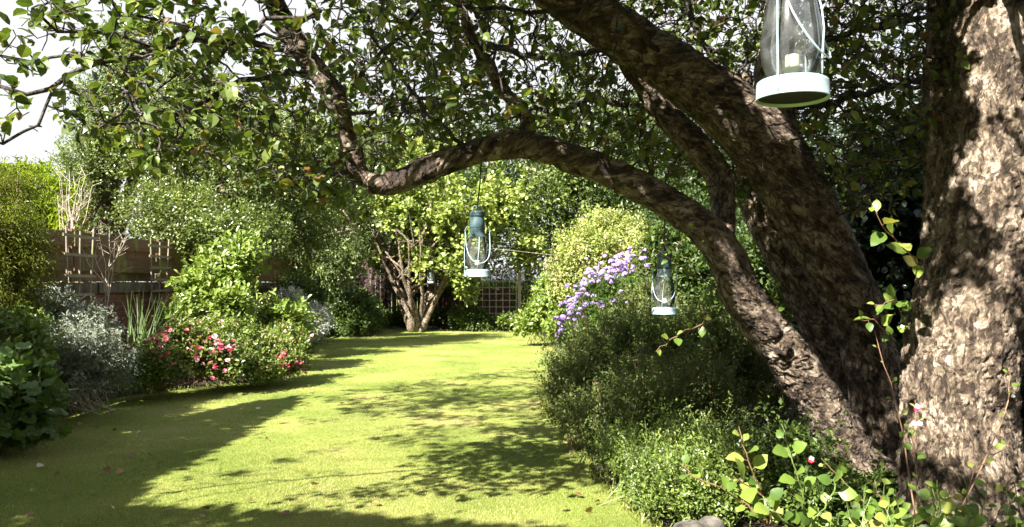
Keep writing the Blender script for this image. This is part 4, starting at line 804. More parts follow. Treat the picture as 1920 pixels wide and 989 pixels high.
# ------------------------------------------------------------------ the apple tree
def skeleton_mesh(name, limbs, mat, parent, voxel, disp, bark_scale=(1, 1, .42), flake=1., seed=0, ksides=28, knobs=()):
    mb = MB(); segs = []
    for pts, rad in limbs:
        pts = np.array(pts, float); n = len(pts); m = n * 8
        tt = np.linspace(0, n - 1, m); 
        # catmull-rom through the points
        q = np.zeros((m, 3)); rr = np.interp(tt, np.arange(n), rad)
        for a, t_ in enumerate(tt):
            i = min(int(t_), n - 2); f = t_ - i; p0 = pts[max(i - 1, 0)]; p1 = pts[i]; p2 = pts[i + 1]; p3 = pts[min(i + 2, n - 1)]
            q[a] = .5 * ((2 * p1) + (-p0 + p2) * f + (2 * p0 - 5 * p1 + 4 * p2 - p3) * f * f + (-p0 + 3 * p1 - 3 * p2 + p3) * f ** 3)
        mb.tube(q, rr, ksides); segs.append((q, rr))
    for c, r in knobs:
        k = 10; pr = [(r * math.sin(a), -r * math.cos(a)) for a in np.linspace(.02, 3.12, 9)]; mb.lathe(pr, c, 14)
    me = mb.mesh(name); o = bpy.data.objects.new('tmp', me); C.objects.link(o)
    md = o.modifiers.new('r', 'REMESH'); md.mode = 'VOXEL'; md.voxel_size = voxel
    sm = o.modifiers.new('s', 'SMOOTH'); sm.iterations = 4; sm.factor = .5
    dg = bpy.context.evaluated_depsgraph_get(); me2 = bpy.data.meshes.new_from_object(o.evaluated_get(dg)); bpy.data.objects.remove(o)
    n = len(me2.vertices); v = np.zeros(n * 3); me2.vertices.foreach_get('co', v); v = v.reshape(-1, 3)
    nr = np.zeros(n * 3); me2.vertex_normals.foreach_get('vector', nr); nr = nr.reshape(-1, 3)
    best = np.full(n, 1e9); bc = np.zeros((n, 3))
    for q, rr in segs:
        tg = unit(np.gradient(q, axis=0)); L = np.concatenate([[0], np.cumsum(np.linalg.norm(np.diff(q, axis=0), axis=1))])
        for i in range(0, len(q), 2):
            dv = v - q[i]; dd = np.linalg.norm(dv, axis=1) - rr[i]; m = dd < best
            al = dv[m] @ tg[i]; perp = dv[m] - al[:, None] * tg[i]; best[m] = dd[m]
            bc[m] = perp * 1.0 + np.stack([np.zeros(len(al)), np.zeros(len(al)), (L[i] + al)], 1)
    # keep coordinates continuous: radial offset + arc length
    s3 = np.array(bark_scale); cell = bc * s3 * (15 / flake)
    wv = np.stack([fbm(bc * 8, 3, seed + 40), fbm(bc * 8 + 9, 3, seed + 41), fbm(bc * 8 + 17, 3, seed + 42)], 1)
    d1, d2, idv = worley(cell + wv * 5.5, seed); crack = np.clip((d2 - d1) / .22, 0, 1)
    d1b, d2b, idb = worley(cell * 2.6 + wv * 8 + 50, seed + 9); cr2 = np.clip((d2b - d1b) / .25, 0, 1)
    lump = fbm(v * 5.5, 3, seed + 20) - .5; lump2 = fbm(v * 16, 3, seed + 25) - .5
    crack = 1 - (1 - crack) * np.clip((fbm(bc * 6 + 70, 2, seed + 60) - .38) * 5, 0, 1); h = disp * (.9 * crack * (.4 + .9 * idv) + .45 * cr2 * (.3 + idb) - .5) + lump * disp * 3.0 + lump2 * disp * 1.2
    v = v + nr * h[:, None]
    me2.vertices.foreach_set('co', v.astype(np.float32).ravel())
    at = me2.attributes.new('barkco', 'FLOAT_VECTOR', 'POINT'); at.data.foreach_set('vector', (bc * np.array((1, 1, .5))).astype(np.float32).ravel())
    me2.polygons.foreach_set('use_smooth', np.ones(len(me2.polygons), bool)); me2.update(); me2.materials.clear()
    me2.name = name
    return link(name, me2, mat, parent)

AB = P(1640, 905, 5.5); AB.z = -.05
apple = empty('apple_tree', (AB.x, AB.y, 0), 'old leaning apple tree whose arching limb carries the hanging lanterns over the lawn', 'tree')
def PP(*q): return [tuple(P(*a)) for a in q]
# pixel widths -> metres
def wr(px, d): return px * d / F / 2
arch = PP((1670, 1020, 5.5), (1640, 930, 5.5), (1590, 855, 5.45), (1530, 745, 5.35), (1455, 640, 5.25), (1395, 560, 5.15), (1360, 480, 5.05), (1310, 420, 5.0), (1225, 365, 4.95), (1130, 318, 4.9), (1040, 287, 4.85), (960, 272, 4.8), (880, 290, 4.75), (800, 318, 4.7), (735, 345, 4.68), (690, 345, 4.65))
arch_r = [.93 * wr(a, 5.3) for a in (150, 135, 102, 92, 86, 80, 68, 64, 58, 52, 46, 48, 42, 44, 40, 34)]
up1 = PP((715, 348, 4.67), (672, 325, 4.65), (657, 270, 4.6), (640, 215, 4.5), (605, 150, 4.4), (560, 85, 4.3), (520, 20, 4.2), (485, -60, 4.1), (440, -150, 4.0)); up1_r = [wr(a, 4.5) for a in (30, 32, 34, 36, 40, 38, 36, 32, 24)]
main = PP((1668, 1030, 5.75), (1660, 940, 5.75), (1655, 860, 5.75), (1645, 740, 5.7), (1612, 600, 5.6), (1555, 480, 5.45), (1490, 360, 5.3), (1430, 270, 5.2), (1360, 200, 5.1), (1270, 135, 5.0), (1180, 75, 4.85), (1090, 15, 4.7), (1010, -40, 4.5), (930, -110, 4.3)); main_r = [.88 * wr(a, 5.3) for a in (230, 190, 150, 118, 112, 124, 134, 140, 122, 105, 96, 84, 72, 60)]
fork = PP((1455, 300, 5.25), (1450, 230, 5.25), (1450, 140, 5.2), (1462, 40, 5.1), (1480, -60, 5.0), (1500, -160, 4.9)); fork_r = [wr(a, 5.2) for a in (100, 82, 66, 56, 48, 40)]
loop = PP((1350, 470, 5.05), (1355, 400, 5.2), (1345, 330, 5.3), (1295, 265, 5.35), (1240, 205, 5.4), (1200, 150, 5.4), (1165, 90, 5.3), (1150, 20, 5.2)); loop_r = [wr(a, 5.3) for a in (40, 42, 50, 54, 46, 40, 34, 28)]
back = PP((1690, 1000, 6.0), (1660, 900, 6.0), (1600, 700, 6.1), (1500, 520, 6.2), (1430, 380, 6.2), (1400, 250, 6.1), (1380, 140, 6.0)); back_r = [wr(a, 6) for a in (130, 120, 105, 90, 84, 70, 56)]
mid = PP((985, 275, 4.82), (988, 225, 4.85), (950, 175, 4.8), (915, 125, 4.75), (880, 60, 4.7), (860, -20, 4.6)); mid_r = [wr(a, 4.8) for a in (26, 24, 20, 20, 17, 13)]
low = PP((1555, 800, 5.3), (1490, 830, 5.6), (1470, 760, 5.9), (1440, 690, 6.1)); low_r = [wr(a, 5.5) for a in (50, 40, 34, 26)]
skeleton_mesh('trunk', [(arch, arch_r), (up1, up1_r), (main, main_r), (fork, fork_r), (loop, loop_r), (back, back_r), (mid, mid_r)], M['apple_bark'], apple, .0085, .010, seed=3,
              knobs=[(tuple(P(1468, 650, 5.12)), .05), (tuple(P(955, 262, 4.78)), .055), (tuple(P(735, 335, 4.66)), .05), (tuple(P(1450, 625, 5.1)), .04), (tuple(P(1600, 800, 5.4)), .08), (tuple(P(1650, 905, 5.4)), .17), (tuple(P(1590, 895, 5.45)), .11)])
# guide branches, then space colonisation for the twigs
guides = [PP((565, 90, 4.3), (500, 72, 4.2), (430, 78, 4.1), (360, 50, 3.95), (310, 40, 3.9), (260, 30, 3.8)),
          PP((600, 20, 4.1), (500, 42, 4.05), (435, 85, 4.0), (370, 125, 3.95), (320, 150, 3.9), (270, 180, 3.85), (220, 215, 3.8), (165, 255, 3.75)),
          PP((605, 140, 4.4), (540, 137, 4.3), (480, 145, 4.2), (430, 165, 4.15), (360, 205, 4.05), (290, 235, 4.0), (200, 235, 3.9)),
          PP((590, 95, 4.35), (530, 92, 4.25), (450, 82, 4.1), (400, 72, 4.0), (340, 80, 3.9), (290, 98, 3.8), (240, 112, 3.7), (190, 120, 3.6), (140, 145, 3.55), (95, 168, 3.5), (50, 172, 3.45), (0, 162, 3.4)),
          PP((235, 113, 3.7), (235, 170, 3.72), (245, 210, 3.75), (268, 250, 3.8)),
          PP((100, 167, 3.5), (88, 205, 3.5), (72, 238, 3.5), (40, 250, 3.45), (5, 270, 3.4)),
          PP((190, 120, 3.6), (130, 108, 3.5), (60, 112, 3.45), (0, 105, 3.4)),
          PP((300, 95, 3.85), (200, 60, 3.7), (110, 60, 3.5), (60, 15, 3.4)),
          PP((655, 215, 4.5), (720, 205, 4.6), (800, 185, 4.7), (900, 180, 4.8)),
          PP((640, 190, 4.5), (700, 110, 4.4), (760, 60, 4.3), (800, 0, 4.2)),
          PP((670, 320, 4.65), (600, 330, 4.5), (560, 350, 4.4)),
          PP((885, 285, 4.75), (820, 230, 4.6), (780, 190, 4.5), (740, 130, 4.4), (690, 60, 4.3)),
          PP((915, 130, 4.75), (860, 170, 4.9), (820, 200, 5.0)),
          PP((1240, 205, 5.4), (1170, 195, 5.6), (1100, 190, 5.7), (1040, 215, 5.8)),
          PP((1180, 75, 4.85), (1100, 100, 5.1), (1020, 110, 5.2), (940, 90, 5.3)),
          PP((1360, 200, 5.1), (1340, 120, 5.3), (1300, 40, 5.4), (1280, -50, 5.4)),
          PP((1455, 150, 5.2), (1520, 90, 5.3), (1600, 60, 5.4), (1700, 40, 5.5)),
          PP((1540, 460, 5.4), (1560, 340, 5.6), (1600, 300, 5.8), (1680, 270, 6.0)),
          PP((1450, 200, 5.25), (1540, 200, 5.5), (1640, 170, 5.7), (1720, 150, 5.8)),
          PP((1090, 15, 4.7), (980, 20, 4.5), (860, 10, 4.3), (740, -30, 4.1)),
          PP((1010, -40, 4.5), (900, -60, 4.2), (760, -110, 3.9), (640, -180, 3.6)),
          PP((1270, 135, 5.0), (1200, 60, 4.6), (1100, -60, 4.2), (1000, -200, 3.8), (900, -400, 3.4)),
          PP((1480, -60, 5.0), (1420, -200, 4.6), (1350, -400, 4.2), (1300, -600, 3.7)),
          PP((440, -150, 4.0), (350, -260, 3.8), (250, -330, 3.6), (100, -380, 3.4)),
          PP((485, -60, 4.1), (360, -60, 3.9), (200, -80, 3.7), (50, -60, 3.5), (-150, -40, 3.4), (-400, -20, 3.3)),
          PP((0, 162, 3.4), (-150, 150, 3.3), (-350, 170, 3.2))]
nodes = []; par = []
def addline(ps, rad_fixed):
    ps = np.array(ps); pi = -1; L = [ps[0]]
    for a, b in zip(ps[:-1], ps[1:]):
        m = max(1, int(np.linalg.norm(b - a) / .07))
        for k in range(1, m + 1): L.append(a + (b - a) * k / m)
    L = np.array(L); L[1:-1] += rng.normal(size=(len(L) - 2, 3)) * .008
    for i, q in enumerate(L): nodes.append(q); par.append(-1 if i == 0 else len(nodes) - 2); fixed.append(rad_fixed)
fixed = []
for L_ in (arch[7:], up1, main[7:], fork, loop[2:], mid, back[4:]): addline(L_, 1)
nroot = len(nodes)
for g in guides: addline(g, 0)
gl = len(nodes)
# attach guide starts to the nearest limb / earlier node
kd = kdtree.KDTree(nroot)
for i in range(nroot): kd.insert(nodes[i], i)
kd.balance()
for i in range(nroot, gl):
    if par[i] == -1:
        # nearest node that is not in the same guide
        best_ = min(((np.linalg.norm(nodes[j] - nodes[i]), j) for j in range(i) ), default=(9, -1)); par[i] = best_[1]
def off_trunk(pos, hw=62):
    """the crown does not hang in front of the big limbs"""
    px = 960 + pos[:, 0] / pos[:, 1] * F; py = 530 - (pos[:, 2] - CAMZ) / pos[:, 1] * F; k = np.ones(len(pos), bool)
    for L_, h_ in ((arch, 46), (main, 78), (fork, 46), (loop, 30)):
        Lq = np.array(L_); lx = 960 + Lq[:, 0] / Lq[:, 1] * F; ly = 530 - (Lq[:, 2] - CAMZ) / Lq[:, 1] * F
        for i in range(len(Lq) - 1):
            d = np.array((lx[i + 1] - lx[i], ly[i + 1] - ly[i])); t_ = np.clip(((px - lx[i]) * d[0] + (py - ly[i]) * d[1]) / (d @ d), 0, 1)
            k &= ~((np.hypot(px - lx[i] - d[0] * t_, py - ly[i] - d[1] * t_) < h_) & (pos[:, 1] < Lq[i, 1] + .1))
    return k | (rng.random(len(pos)) < .05)
# attractors: canopy volume
na = 30000
ax_ = rng.uniform(-3.9, 3.6, na * 3); ay_ = rng.uniform(2.5, 7.6, na * 3); az_ = rng.uniform(1.7, 3.9, na * 3)
pxx = 960 + ax_ / ay_ * F; pyy = 530 - (az_ - CAMZ) / ay_ * F
low_env = np.interp(pxx, [-400, 0, 120, 260, 420, 560, 660, 740, 960, 1100, 1220, 1320, 1480, 1600, 1740, 2300], [285, 268, 250, 330, 300, 395, 385, 300, 250, 285, 330, 350, 400, 420, 330, 330])
yb = np.interp(pxx, [-500, 0, 300, 500, 700, 2000], [3.9, 3.9, 4.5, 5.0, 6.2, 7.6])
ok = (pyy < low_env + 35 * (fbm(np.stack([ax_ * 2, ay_ * 2, az_], 1), 2, 8) - .5) * 2) & (ay_ < yb)
near_ok = (ay_ > np.interp(pxx, [-400, 200, 700, 1300, 2000], [2.9, 3.2, 3.5, 4.3, 4.6]))
# open pockets so the sky shows through on the left
hol = vnoise(np.stack([ax_ * 1.6, ay_ * 1.6, az_ * 2.0], 1), 77)
thr = np.interp(pxx, [-300, 250, 560, 800, 1500, 1700], [.50, .46, .40, .17, .20, .38])
A = np.stack([ax_, ay_, az_], 1)[ok & near_ok & (hol > thr) & ~((pxx < 800) & (pyy < -60))]; A = A[keep_leaf(A, .25) & off_trunk(A)]
A = A[rng.permutation(len(A))[:na]]
STEP = .055; KILL = .062; INF = .6
alive = np.ones(len(A), bool); near_i = np.full(len(A), -1); near_d = np.full(len(A), 1e9)
def upd(lo):
    kd = kdtree.KDTree(len(nodes) - lo)
    for i in range(lo, len(nodes)): kd.insert(nodes[i], i)
    kd.balance()
    for a in np.where(alive)[0]:
        co, i, d = kd.find(A[a])
        if d < near_d[a]: near_d[a] = d; near_i[a] = i
upd(0); alive &= near_d > KILL
for it in range(42):
    act = np.where(alive & (near_d < INF))[0]
    if not len(act): break
    acc = {}
    for a in act:
        i = near_i[a]; dv = A[a] - nodes[i]; dv = dv / (np.linalg.norm(dv) + 1e-9)
        if i in acc: acc[i] = acc[i] + dv
        else: acc[i] = dv
    lo = len(nodes)
    for i, dv in acc.items():
        dv = dv / (np.linalg.norm(dv) + 1e-9) + rng.normal(size=3) * .32; dv /= np.linalg.norm(dv)
        nodes.append(nodes[i] + dv * STEP); par.append(i); fixed.append(0)
    upd(lo); alive &= near_d > KILL
    if len(nodes) > 60000: break
NP = np.array(nodes); par = np.array(par); nn = len(NP); fixed = np.array(fixed)
kids = [[] for _ in range(nn)]
for i in range(nn):
    if par[i] >= 0: kids[par[i]].append(i)
acc = np.zeros(nn)
for i in range(nn - 1, -1, -1):
    if acc[i] == 0: acc[i] = .0026 ** 2.5
    if par[i] >= 0 and par[i] < i: acc[par[i]] += acc[i]
rad = np.minimum(acc ** (1 / 2.5), .03)
isg = np.zeros(nn, bool); isg[nroot:gl] = True; rad[isg] = np.clip(rad[isg], .007, .022)
print('canopy nodes', nn, 'attractors left', alive.sum())
mb = MB(); vis = np.zeros(nn, bool)
starts = [i for i in range(nn) if not fixed[i] and par[i] >= 0 and (fixed[par[i]] or len(kids[par[i]]) > 1)]
for s in starts:
    if vis[s]: continue
    ch = [par[s], s]; vis[s] = True; cur = s
    while True:
        nx = [c for c in kids[cur] if not vis[c]]
        if not nx: break
        nx = max(nx, key=lambda c: acc[c])
        if len(kids[cur]) > 1 and rad[nx] < rad[cur] * .2: break
        vis[nx] = True; ch.append(nx); cur = nx
    r = rad[ch].copy(); r[0] = r[1] * 1.15
    mb.tube(NP[ch], r, 5 if r.max() > .006 else 4, caps=False)
mb.build('branches', M['twig'], apple, smooth=True)
# leaves: small rosettes on the thin wood
thin = np.where((rad < .0062) & (fixed == 0) & (NP[:, 2] > 1.6))[0]
dens = np.interp(960 + NP[thin, 0] / NP[thin, 1] * F, [-300, 300, 700, 1700], [.60, .48, .27, .25])
thin = thin[rng.random(len(thin)) < dens]
cnt = rng.integers(2, 7, len(thin)); idx = np.repeat(thin, cnt); n = len(idx)
dirp = unit(NP[idx] - NP[np.maximum(par[idx], 0)])
ax = unit(rdir(n) * 1.0 + dirp * .7 + np.array((0, 0, -.15))); nr = unit(rdir(n) * .6 + np.array((0, 0, .85)))
pos = NP[idx] + ax * .012 + rdir(n) * .012; k = keep_leaf(pos) & off_trunk(pos); pos = pos[k]; ax = ax[k]; nr = nr[k]; n = len(pos); s = rng.uniform(.42, 1.35, n)
mb = MB(); a = rng.random(n) ** 1.15; leaves(mb, pos, ax, nr, .058 * s, .040 * s, T_OVL, a)
hb = MB(); st = tuple(P(930, -110, 4.3)); st2 = tuple(P(440, -150, 4.0))
def crown_over(mb, hb, poly, n, z0, z1, tops, per, ln, clen, cw, hole, st_, prune=True, stretch=(1, 1), box=(-5, 5, 2, 16)):
    """leaf clumps of a crown high outside the view, where its shade reaches the given stretch of lawn"""
    x = rng.uniform(box[0], box[1], n * 30); y = rng.uniform(box[2], box[3], n * 30); k = pip(poly, x, y) & (vnoise(np.stack([x * stretch[0], y * stretch[1], x * 0], 1), 15) > hole); x = x[k]; y = y[k]
    z = rng.uniform(z0, z1, len(x)); s = np.array(SUND); tt = z / -s[2]; pos = np.stack([x - s[0] * tt, y - s[1] * tt, z], 1)
    px = 960 + pos[:, 0] / np.maximum(pos[:, 1], .1) * F; py = 530 - (z - CAMZ) / np.maximum(pos[:, 1], .1) * F
    k = ((py < -40) | (px < -40) | (pos[:, 1] < .3)); pos = pos[k][:n]; d = np.tile((-.9, .1, .1), (len(pos), 1))
    foliage(mb, pos, d, per, ln, ln * .66, T_OVL, clen=clen, cw=cw, prune=prune)
    hub = pos[rng.choice(len(pos), 8)]
    for h in hub: hb.tube(curve(st_, h, 8, .08), np.linspace(.04, .012, 8), 5)
    for c in pos[::2]:
        h = hub[np.argmin(np.linalg.norm(hub - c, axis=1))]; hb.tube(curve(h, c, 5, .12), np.linspace(.008, .002, 5), 4, caps=False)
crown_over(mb, hb, SHP[0], 640, 3.9, 4.7, None, 15, .056, .30, .055, .22, st, stretch=(1.4, 3.2), box=(-2.5, 2, 5, 12.5))
cs, ds = clumps([((.6, 3.4, 3.9), (1.8, 1.0, .55), 2), ((2.0, 3.9, 4.0), (1.3, 1.2, .6), 1.6), ((-.6, 3.3, 3.7), (1.0, .8, .45), .8)], 560, hole=.36, seed=5); foliage(mb, cs, ds, 22, .06, .042, T_OVL, clen=.4, cw=.11, prune=True)  # leaf blobs added above the view to dapple the trunks with shade
cs2, ds2 = clumps([((1.0, 1.2, 4.1), (2.6, 1.9, .6), 2), ((3.2, 1.6, 3.8), (1.6, 2.2, .9), 1.4)], 620, hole=.12, seed=6); foliage(mb, cs2, ds2, 20, .075, .052, T_OVL, clen=.45, cw=.13, prune=True)  # leaf blobs added overhead, out of view, to darken the near right
for i in rng.choice(len(cs2), 30):
    c_ = curve(tuple(P(1500, -160, 4.9)), cs2[i], 16, .12)
    if keep_leaf(c_[2:], 1).all(): hb.tube(c_, np.linspace(.03, .005, 16), 4)
for i in rng.choice(len(cs), 60): hb.tube(curve(st if cs[i][0] < .8 else tuple(P(1500, -160, 4.9)), cs[i], 7, .15), np.linspace(.025, .005, 7), 4)
SP_ = np.array([tuple(P(*a)) for a in ((1560, 460, 5.3), (1600, 560, 5.4), (1620, 650, 5.5), (1640, 720, 5.5), (1520, 390, 5.2), (1350, 540, 5.0), (1310, 440, 4.95), (1290, 190, 4.9), (1390, 330, 5.1), (1770, 300, 4.8), (1770, 480, 4.7), (1770, 120, 4.9), (1250, 650, 7), (1150, 700, 7.5), (1300, 760, 6), (1400, 700, 7), (1450, 500, 5.9), (1600, 800, 5.4), (1850, 500, 4.5), (1400, 600, 5.0), (1330, 690, 6.6), (1230, 700, 6.8), (1540, 600, 5.9), (1150, 800, 6.2), (1250, 840, 5.4), (1200, 800, 5.8), (1400, 860, 5), (1500, 900, 4.6), (1740, 960, 3.4), (1850, 960, 3.4))])
tz = (SP_[:, 2] - (4.0 + rng.uniform(-.3, .4, len(SP_)))) / SUND.z; SQ = SP_ - np.array(SUND) * tz[:, None]
for c_ in SQ:  # leaf clumps added toward the sun, out of view, to shade these spots
    cs, ds = clumps([(c_, (.38, .34, .2), 1)], 16); foliage(mb, cs, ds, 22, .06, .042, T_OVL, clen=.3, cw=.10, prune=True); tw = curve(st if c_[0] < .6 else tuple(P(1500, -160, 4.9)), c_, 7, .12); hb.tube(tw, np.linspace(.022, .006, 7), 4)
    for e in cs[::2]: hb.tube(curve(c_, e, 4, .1), np.linspace(.005, .002, 4), 4)
hb.build('unseen_shade_boughs', M['twig'], apple)  # unseen twigs that carry the leaf clumps placed for shade
mb.build('crown', M['apple_leaf'], apple, smooth=False)
print('apple leaves', n)

# ------------------------------------------------------------------ the flaky trunk at the right
FB = P(1800, 940, 4.55)
old = empty('old_tree', (FB.x, 4.6, 0), 'thick upright trunk with flaking pale bark at the right edge of the view', 'tree')
t1 = PP((1812, 1010, 4.6), (1805, 900, 4.6), (1798, 800, 4.6), (1800, 690, 4.6), (1812, 590, 4.6), (1835, 480, 4.62), (1852, 360, 4.64), (1860, 240, 4.66), (1862, 120, 4.68), (1868, 0, 4.7), (1880, -150, 4.75), (1900, -330, 4.8)); r1 = [wr(a, 4.6) for a in (245, 215, 188, 190, 185, 165, 155, 150, 148, 150, 140, 120)]
t2 = PP((1790, 640, 4.75), (1775, 520, 4.80), (1768, 400, 4.84), (1766, 250, 4.88), (1764, 100, 4.92), (1768, -60, 5.0), (1760, -260, 5.1)); r2 = [wr(a, 4.8) for a in (100, 84, 70, 58, 54, 50, 44)]
t3 = PP((1868, 760, 4.62), (1885, 640, 4.7), (1905, 560, 4.9), (1960, 480, 5.3)); r3 = [wr(a, 4.6) for a in (70, 60, 50, 40)]
skeleton_mesh('trunk', [(t1, r1), (t2, r2), (t3, r3)], M['flaky_bark'], old, .0085, .018, flake=1.9, bark_scale=(1, 1, .6), seed=11, knobs=[(tuple(P(1750, 620, 4.55)), .11), (tuple(P(1850, 880, 4.5)), .14), (tuple(P(1760, 700, 4.5)), .1)])
cs, ds = clumps([((FB.x + .3, 5.2, 4.6), (2.2, 1.6, .9), 2), ((FB.x - .6, 3.0, 4.4), (1.6, 1.4, .6), 1)], 330, hole=.35)
mb = MB(); foliage(mb, cs, ds, 26, .065, .042, T_SPR, clen=.5, cw=.14, prune=True); mb.build('crown', M['apple_leaf'], old)
mb = MB()
for i in rng.choice(len(cs), 30): mb.tube(curve(P(1880, -150, 4.75) if cs[i][1] > 4 else P(1868, 0, 4.7), cs[i], 7, .15), np.linspace(.04, .006, 7), 5)
mb.build('branches', M['twig'], old)
# branch that carries the near lantern
LX = P(1486, 100, 1.75)
br = [P(1868, 0, 4.7), Vector((2.6, 3.6, 3.1)), Vector((1.6, 2.5, 2.95)), Vector((LX.x + .1, 1.9, 2.72)), Vector((LX.x - .3, 1.5, 2.66))]
mb = MB(); mb.tube(curve(br[0], br[1], 6, .1), np.linspace(.06, .04, 6), 8); mb.tube(np.array([b[:] for b in br[1:]]), [.04, .028, .018, .01], 8); mb.build('lantern_bough', M['twig'], old)

# trees outside the frame that throw the shade over the near lawn
def shade(label, base, blobs, n, hole=.3, **kw):
    tree('shade_tree', label, 'tree', base, blobs, n, 24, .085, .055, 'mid_tree', T=T_SPR, r0=.13, nl=16, clen=.5, cw=.13, hole=hole, group='trees outside the view shading the near lawn', **kw)
#@@SHADE
def shade2(label, base, z, poly, n, box):
    t = empty('shade_tree', base, label, 'tree', 'trees outside the view shading the near lawn'); hb = MB(); mb = MB(); b0 = np.array(base, float); top = b0 + (0.2, .3, z - .4)
    hb.tube(curve(b0, top, 8, .08), np.linspace(.13, .06, 8), 8)
    crown_over(mb, hb, poly, n, z, z + .9, None, 20, .08, .42, .10, .0, tuple(top), True, (1.2, 1.2), box)
    hb.build('trunk', M['back_bark'], t); mb.build('crown', M['mid_tree'], t)
shade2('tree behind the left fence shading the lower left of the lawn', (-6.9, 3.0, 0), 3.4, [q_ for q_ in SHP[1]], 1400, (-6, -1.6, 4.55, 9.2))
shade2('tree behind the viewer shading the nearest strip of lawn', (-5.4, -3.4, 0), 3.6, [q_ for q_ in SHP[1]], 1100, (-4, 1.2, 2.6, 4.65))
tree('sky_blocking_tree', 'dense evergreen tree added out of view on the right to block sky light', 'tree', (6.2, 1.5, 0), [((6.2, 1.5, 2.6), (1.5, 3.2, 2.4), 3), ((6.4, 6.0, 2.4), (1.3, 2.0, 2.3), 1.5)], 700, 24, .11, .07, 'dark_tree', r0=.12, nl=12, clen=.6, cw=.18)  # unseen tree added to hold sky light off the trunks
M['window_glass'] = plain('dark window pane', (.02, .025, .03), rough=.08, var=.05)
t = empty('sky_blocking_house', (1.5, -8.5, 0), 'red brick house added out of view behind the viewer to block sky light', 'house')  # unseen house added to cut the sky light from behind
mb = MB(); mb.box((-5, -15, -.02), (9, -8.5, 5.2)); mb.build('wall', M['brick'], t)
mb = MB(); mb.add([(-5.4, -8.1, 5.1), (9.4, -8.1, 5.1), (9.4, -11.7, 7.4), (-5.4, -11.7, 7.4), (9.4, -15.4, 5.1), (-5.4, -15.4, 5.1)], f4=[(0, 1, 2, 3), (3, 2, 4, 5), (0, 5, 4, 1)], f3=[(0, 3, 5), (1, 4, 2)]); mb.build('roof', plain('dark slate', (.08, .07, .07), rough=.8), t)
for wx in (-3, .5, 4, 7):
    for wz in (.9, 3.2):
        mb = MB(); mb.box((wx - .65, -8.498, wz), (wx + .65, -8.44, wz + 1.25)); f_ = mb.build('window', M['petal_white'], t); mb = MB(); mb.box((wx - .57, -8.438, wz + .08), (wx + .57, -8.43, wz + 1.17)); mb.build('pane', M['window_glass'], f_)
# ------------------------------------------------------------------ lanterns
M['teal_metal'] = plain('dark teal enamel', (.045, .085, .095), rough=.38, var=.2, scale=30, col2=(.075, .13, .14))
M['mint_metal'] = plain('pale mint enamel', (.27, .39, .42), rough=.36, var=.1, scale=14, col2=(.36, .47, .49))
def enamel(name, c1, c2, rust=(.13, .055, .025), thr=.64):
    m, t = newmat(name); L = t.links.new; tc = nd(t, 'ShaderNodeTexCoord')
    n1 = nd(t, 'ShaderNodeTexNoise', Scale=14., Detail=6.); L(tc.outputs['Object'], n1.inputs[0]); n2 = nd(t, 'ShaderNodeTexNoise', Scale=60., Detail=8., Roughness=.7); L(tc.outputs['Object'], n2.inputs[0])
    rp = ramp(t, [(.35, c1), (.65, c2)]); L(n1.outputs[0], rp.inputs[0]); r2 = ramp(t, [(thr, (0, 0, 0)), (thr + .03, (1, 1, 1))]); L(n2.outputs[0], r2.inputs[0])
    mo = nd(t, 'ShaderNodeMix', data_type='RGBA'); L(r2.outputs[0], mo.inputs[0]); L(rp.outputs[0], mo.inputs[6]); mo.inputs[7].default_value = (*rust, 1)
    p = nd(t, 'ShaderNodeBsdfPrincipled', Roughness=.36); L(mo.outputs[2], p.inputs['Base Color']); b = nd(t, 'ShaderNodeBump', Strength=.3, Distance=.001, invert=True); L(r2.outputs[0], b.inputs['Height']); L(b.outputs[0], p.inputs['Normal'])
    o = nd(t, 'ShaderNodeOutputMaterial'); L(p.outputs[0], o.inputs[0]); return m
M['teal_metal'] = enamel('dark teal enamel', (.045, .085, .095), (.075, .13, .14)); M['mint_metal'] = enamel('pale mint enamel', (.27, .39, .42), (.36, .47, .49))
M['wire_metal'] = plain('pale blue painted wire', (.42, .56, .60), rough=.35, var=.1)
M['burner_metal'] = plain('bright tin burner', (.70, .70, .66), rough=.3, metal=.6, var=.1)
M['shade_and_band'] = plain('shade and band black', (.006, .007, .008), rough=.9)  # near-black for shade in holes and under the base, and for the band
M['candle'] = plain('cream candle wax', (.80, .77, .66), rough=.5, var=.04)
m, t = newmat('lamp glass'); L = t.links.new
gl_ = nd(t, 'ShaderNodeBsdfGlossy', Roughness=.09); gl_.inputs['Color'].default_value = (1, 1, 1, 1)
tr = nd(t, 'ShaderNodeBsdfTransparent'); tr.inputs[0].default_value = (.95, .965, .94, 1)
di = nd(t, 'ShaderNodeBsdfDiffuse'); di.inputs[0].default_value = (.6, .62, .56, 1)
tc = nd(t, 'ShaderNodeTexCoord'); no = nd(t, 'ShaderNodeTexNoise', Scale=22., Detail=6.); L(tc.outputs['Object'], no.inputs[0])
rp = ramp(t, [(.35, (.015, .015, .015)), (.8, (.13, .13, .13))]); L(no.outputs[0], rp.inputs[0])
m1 = nd(t, 'ShaderNodeMixShader'); L(rp.outputs[0], m1.inputs[0]); L(tr.outputs[0], m1.inputs[1]); L(di.outputs[0], m1.inputs[2])
fr = nd(t, 'ShaderNodeFresnel', IOR=1.5); ad = nd(t, 'ShaderNodeMath', operation='MULTIPLY_ADD'); L(fr.outputs[0], ad.inputs[0]); ad.inputs[1].default_value = 1.0; ad.inputs[2].default_value = .07
m2 = nd(t, 'ShaderNodeMixShader'); L(ad.outputs[0], m2.inputs[0]); L(m1.outputs[0], m2.inputs[1]); L(gl_.outputs[0], m2.inputs[2])
b = nd(t, 'ShaderNodeBump', Strength=.15, Distance=.004); L(no.outputs[0], b.inputs['Height']); L(b.outputs[0], gl_.inputs['Normal'])
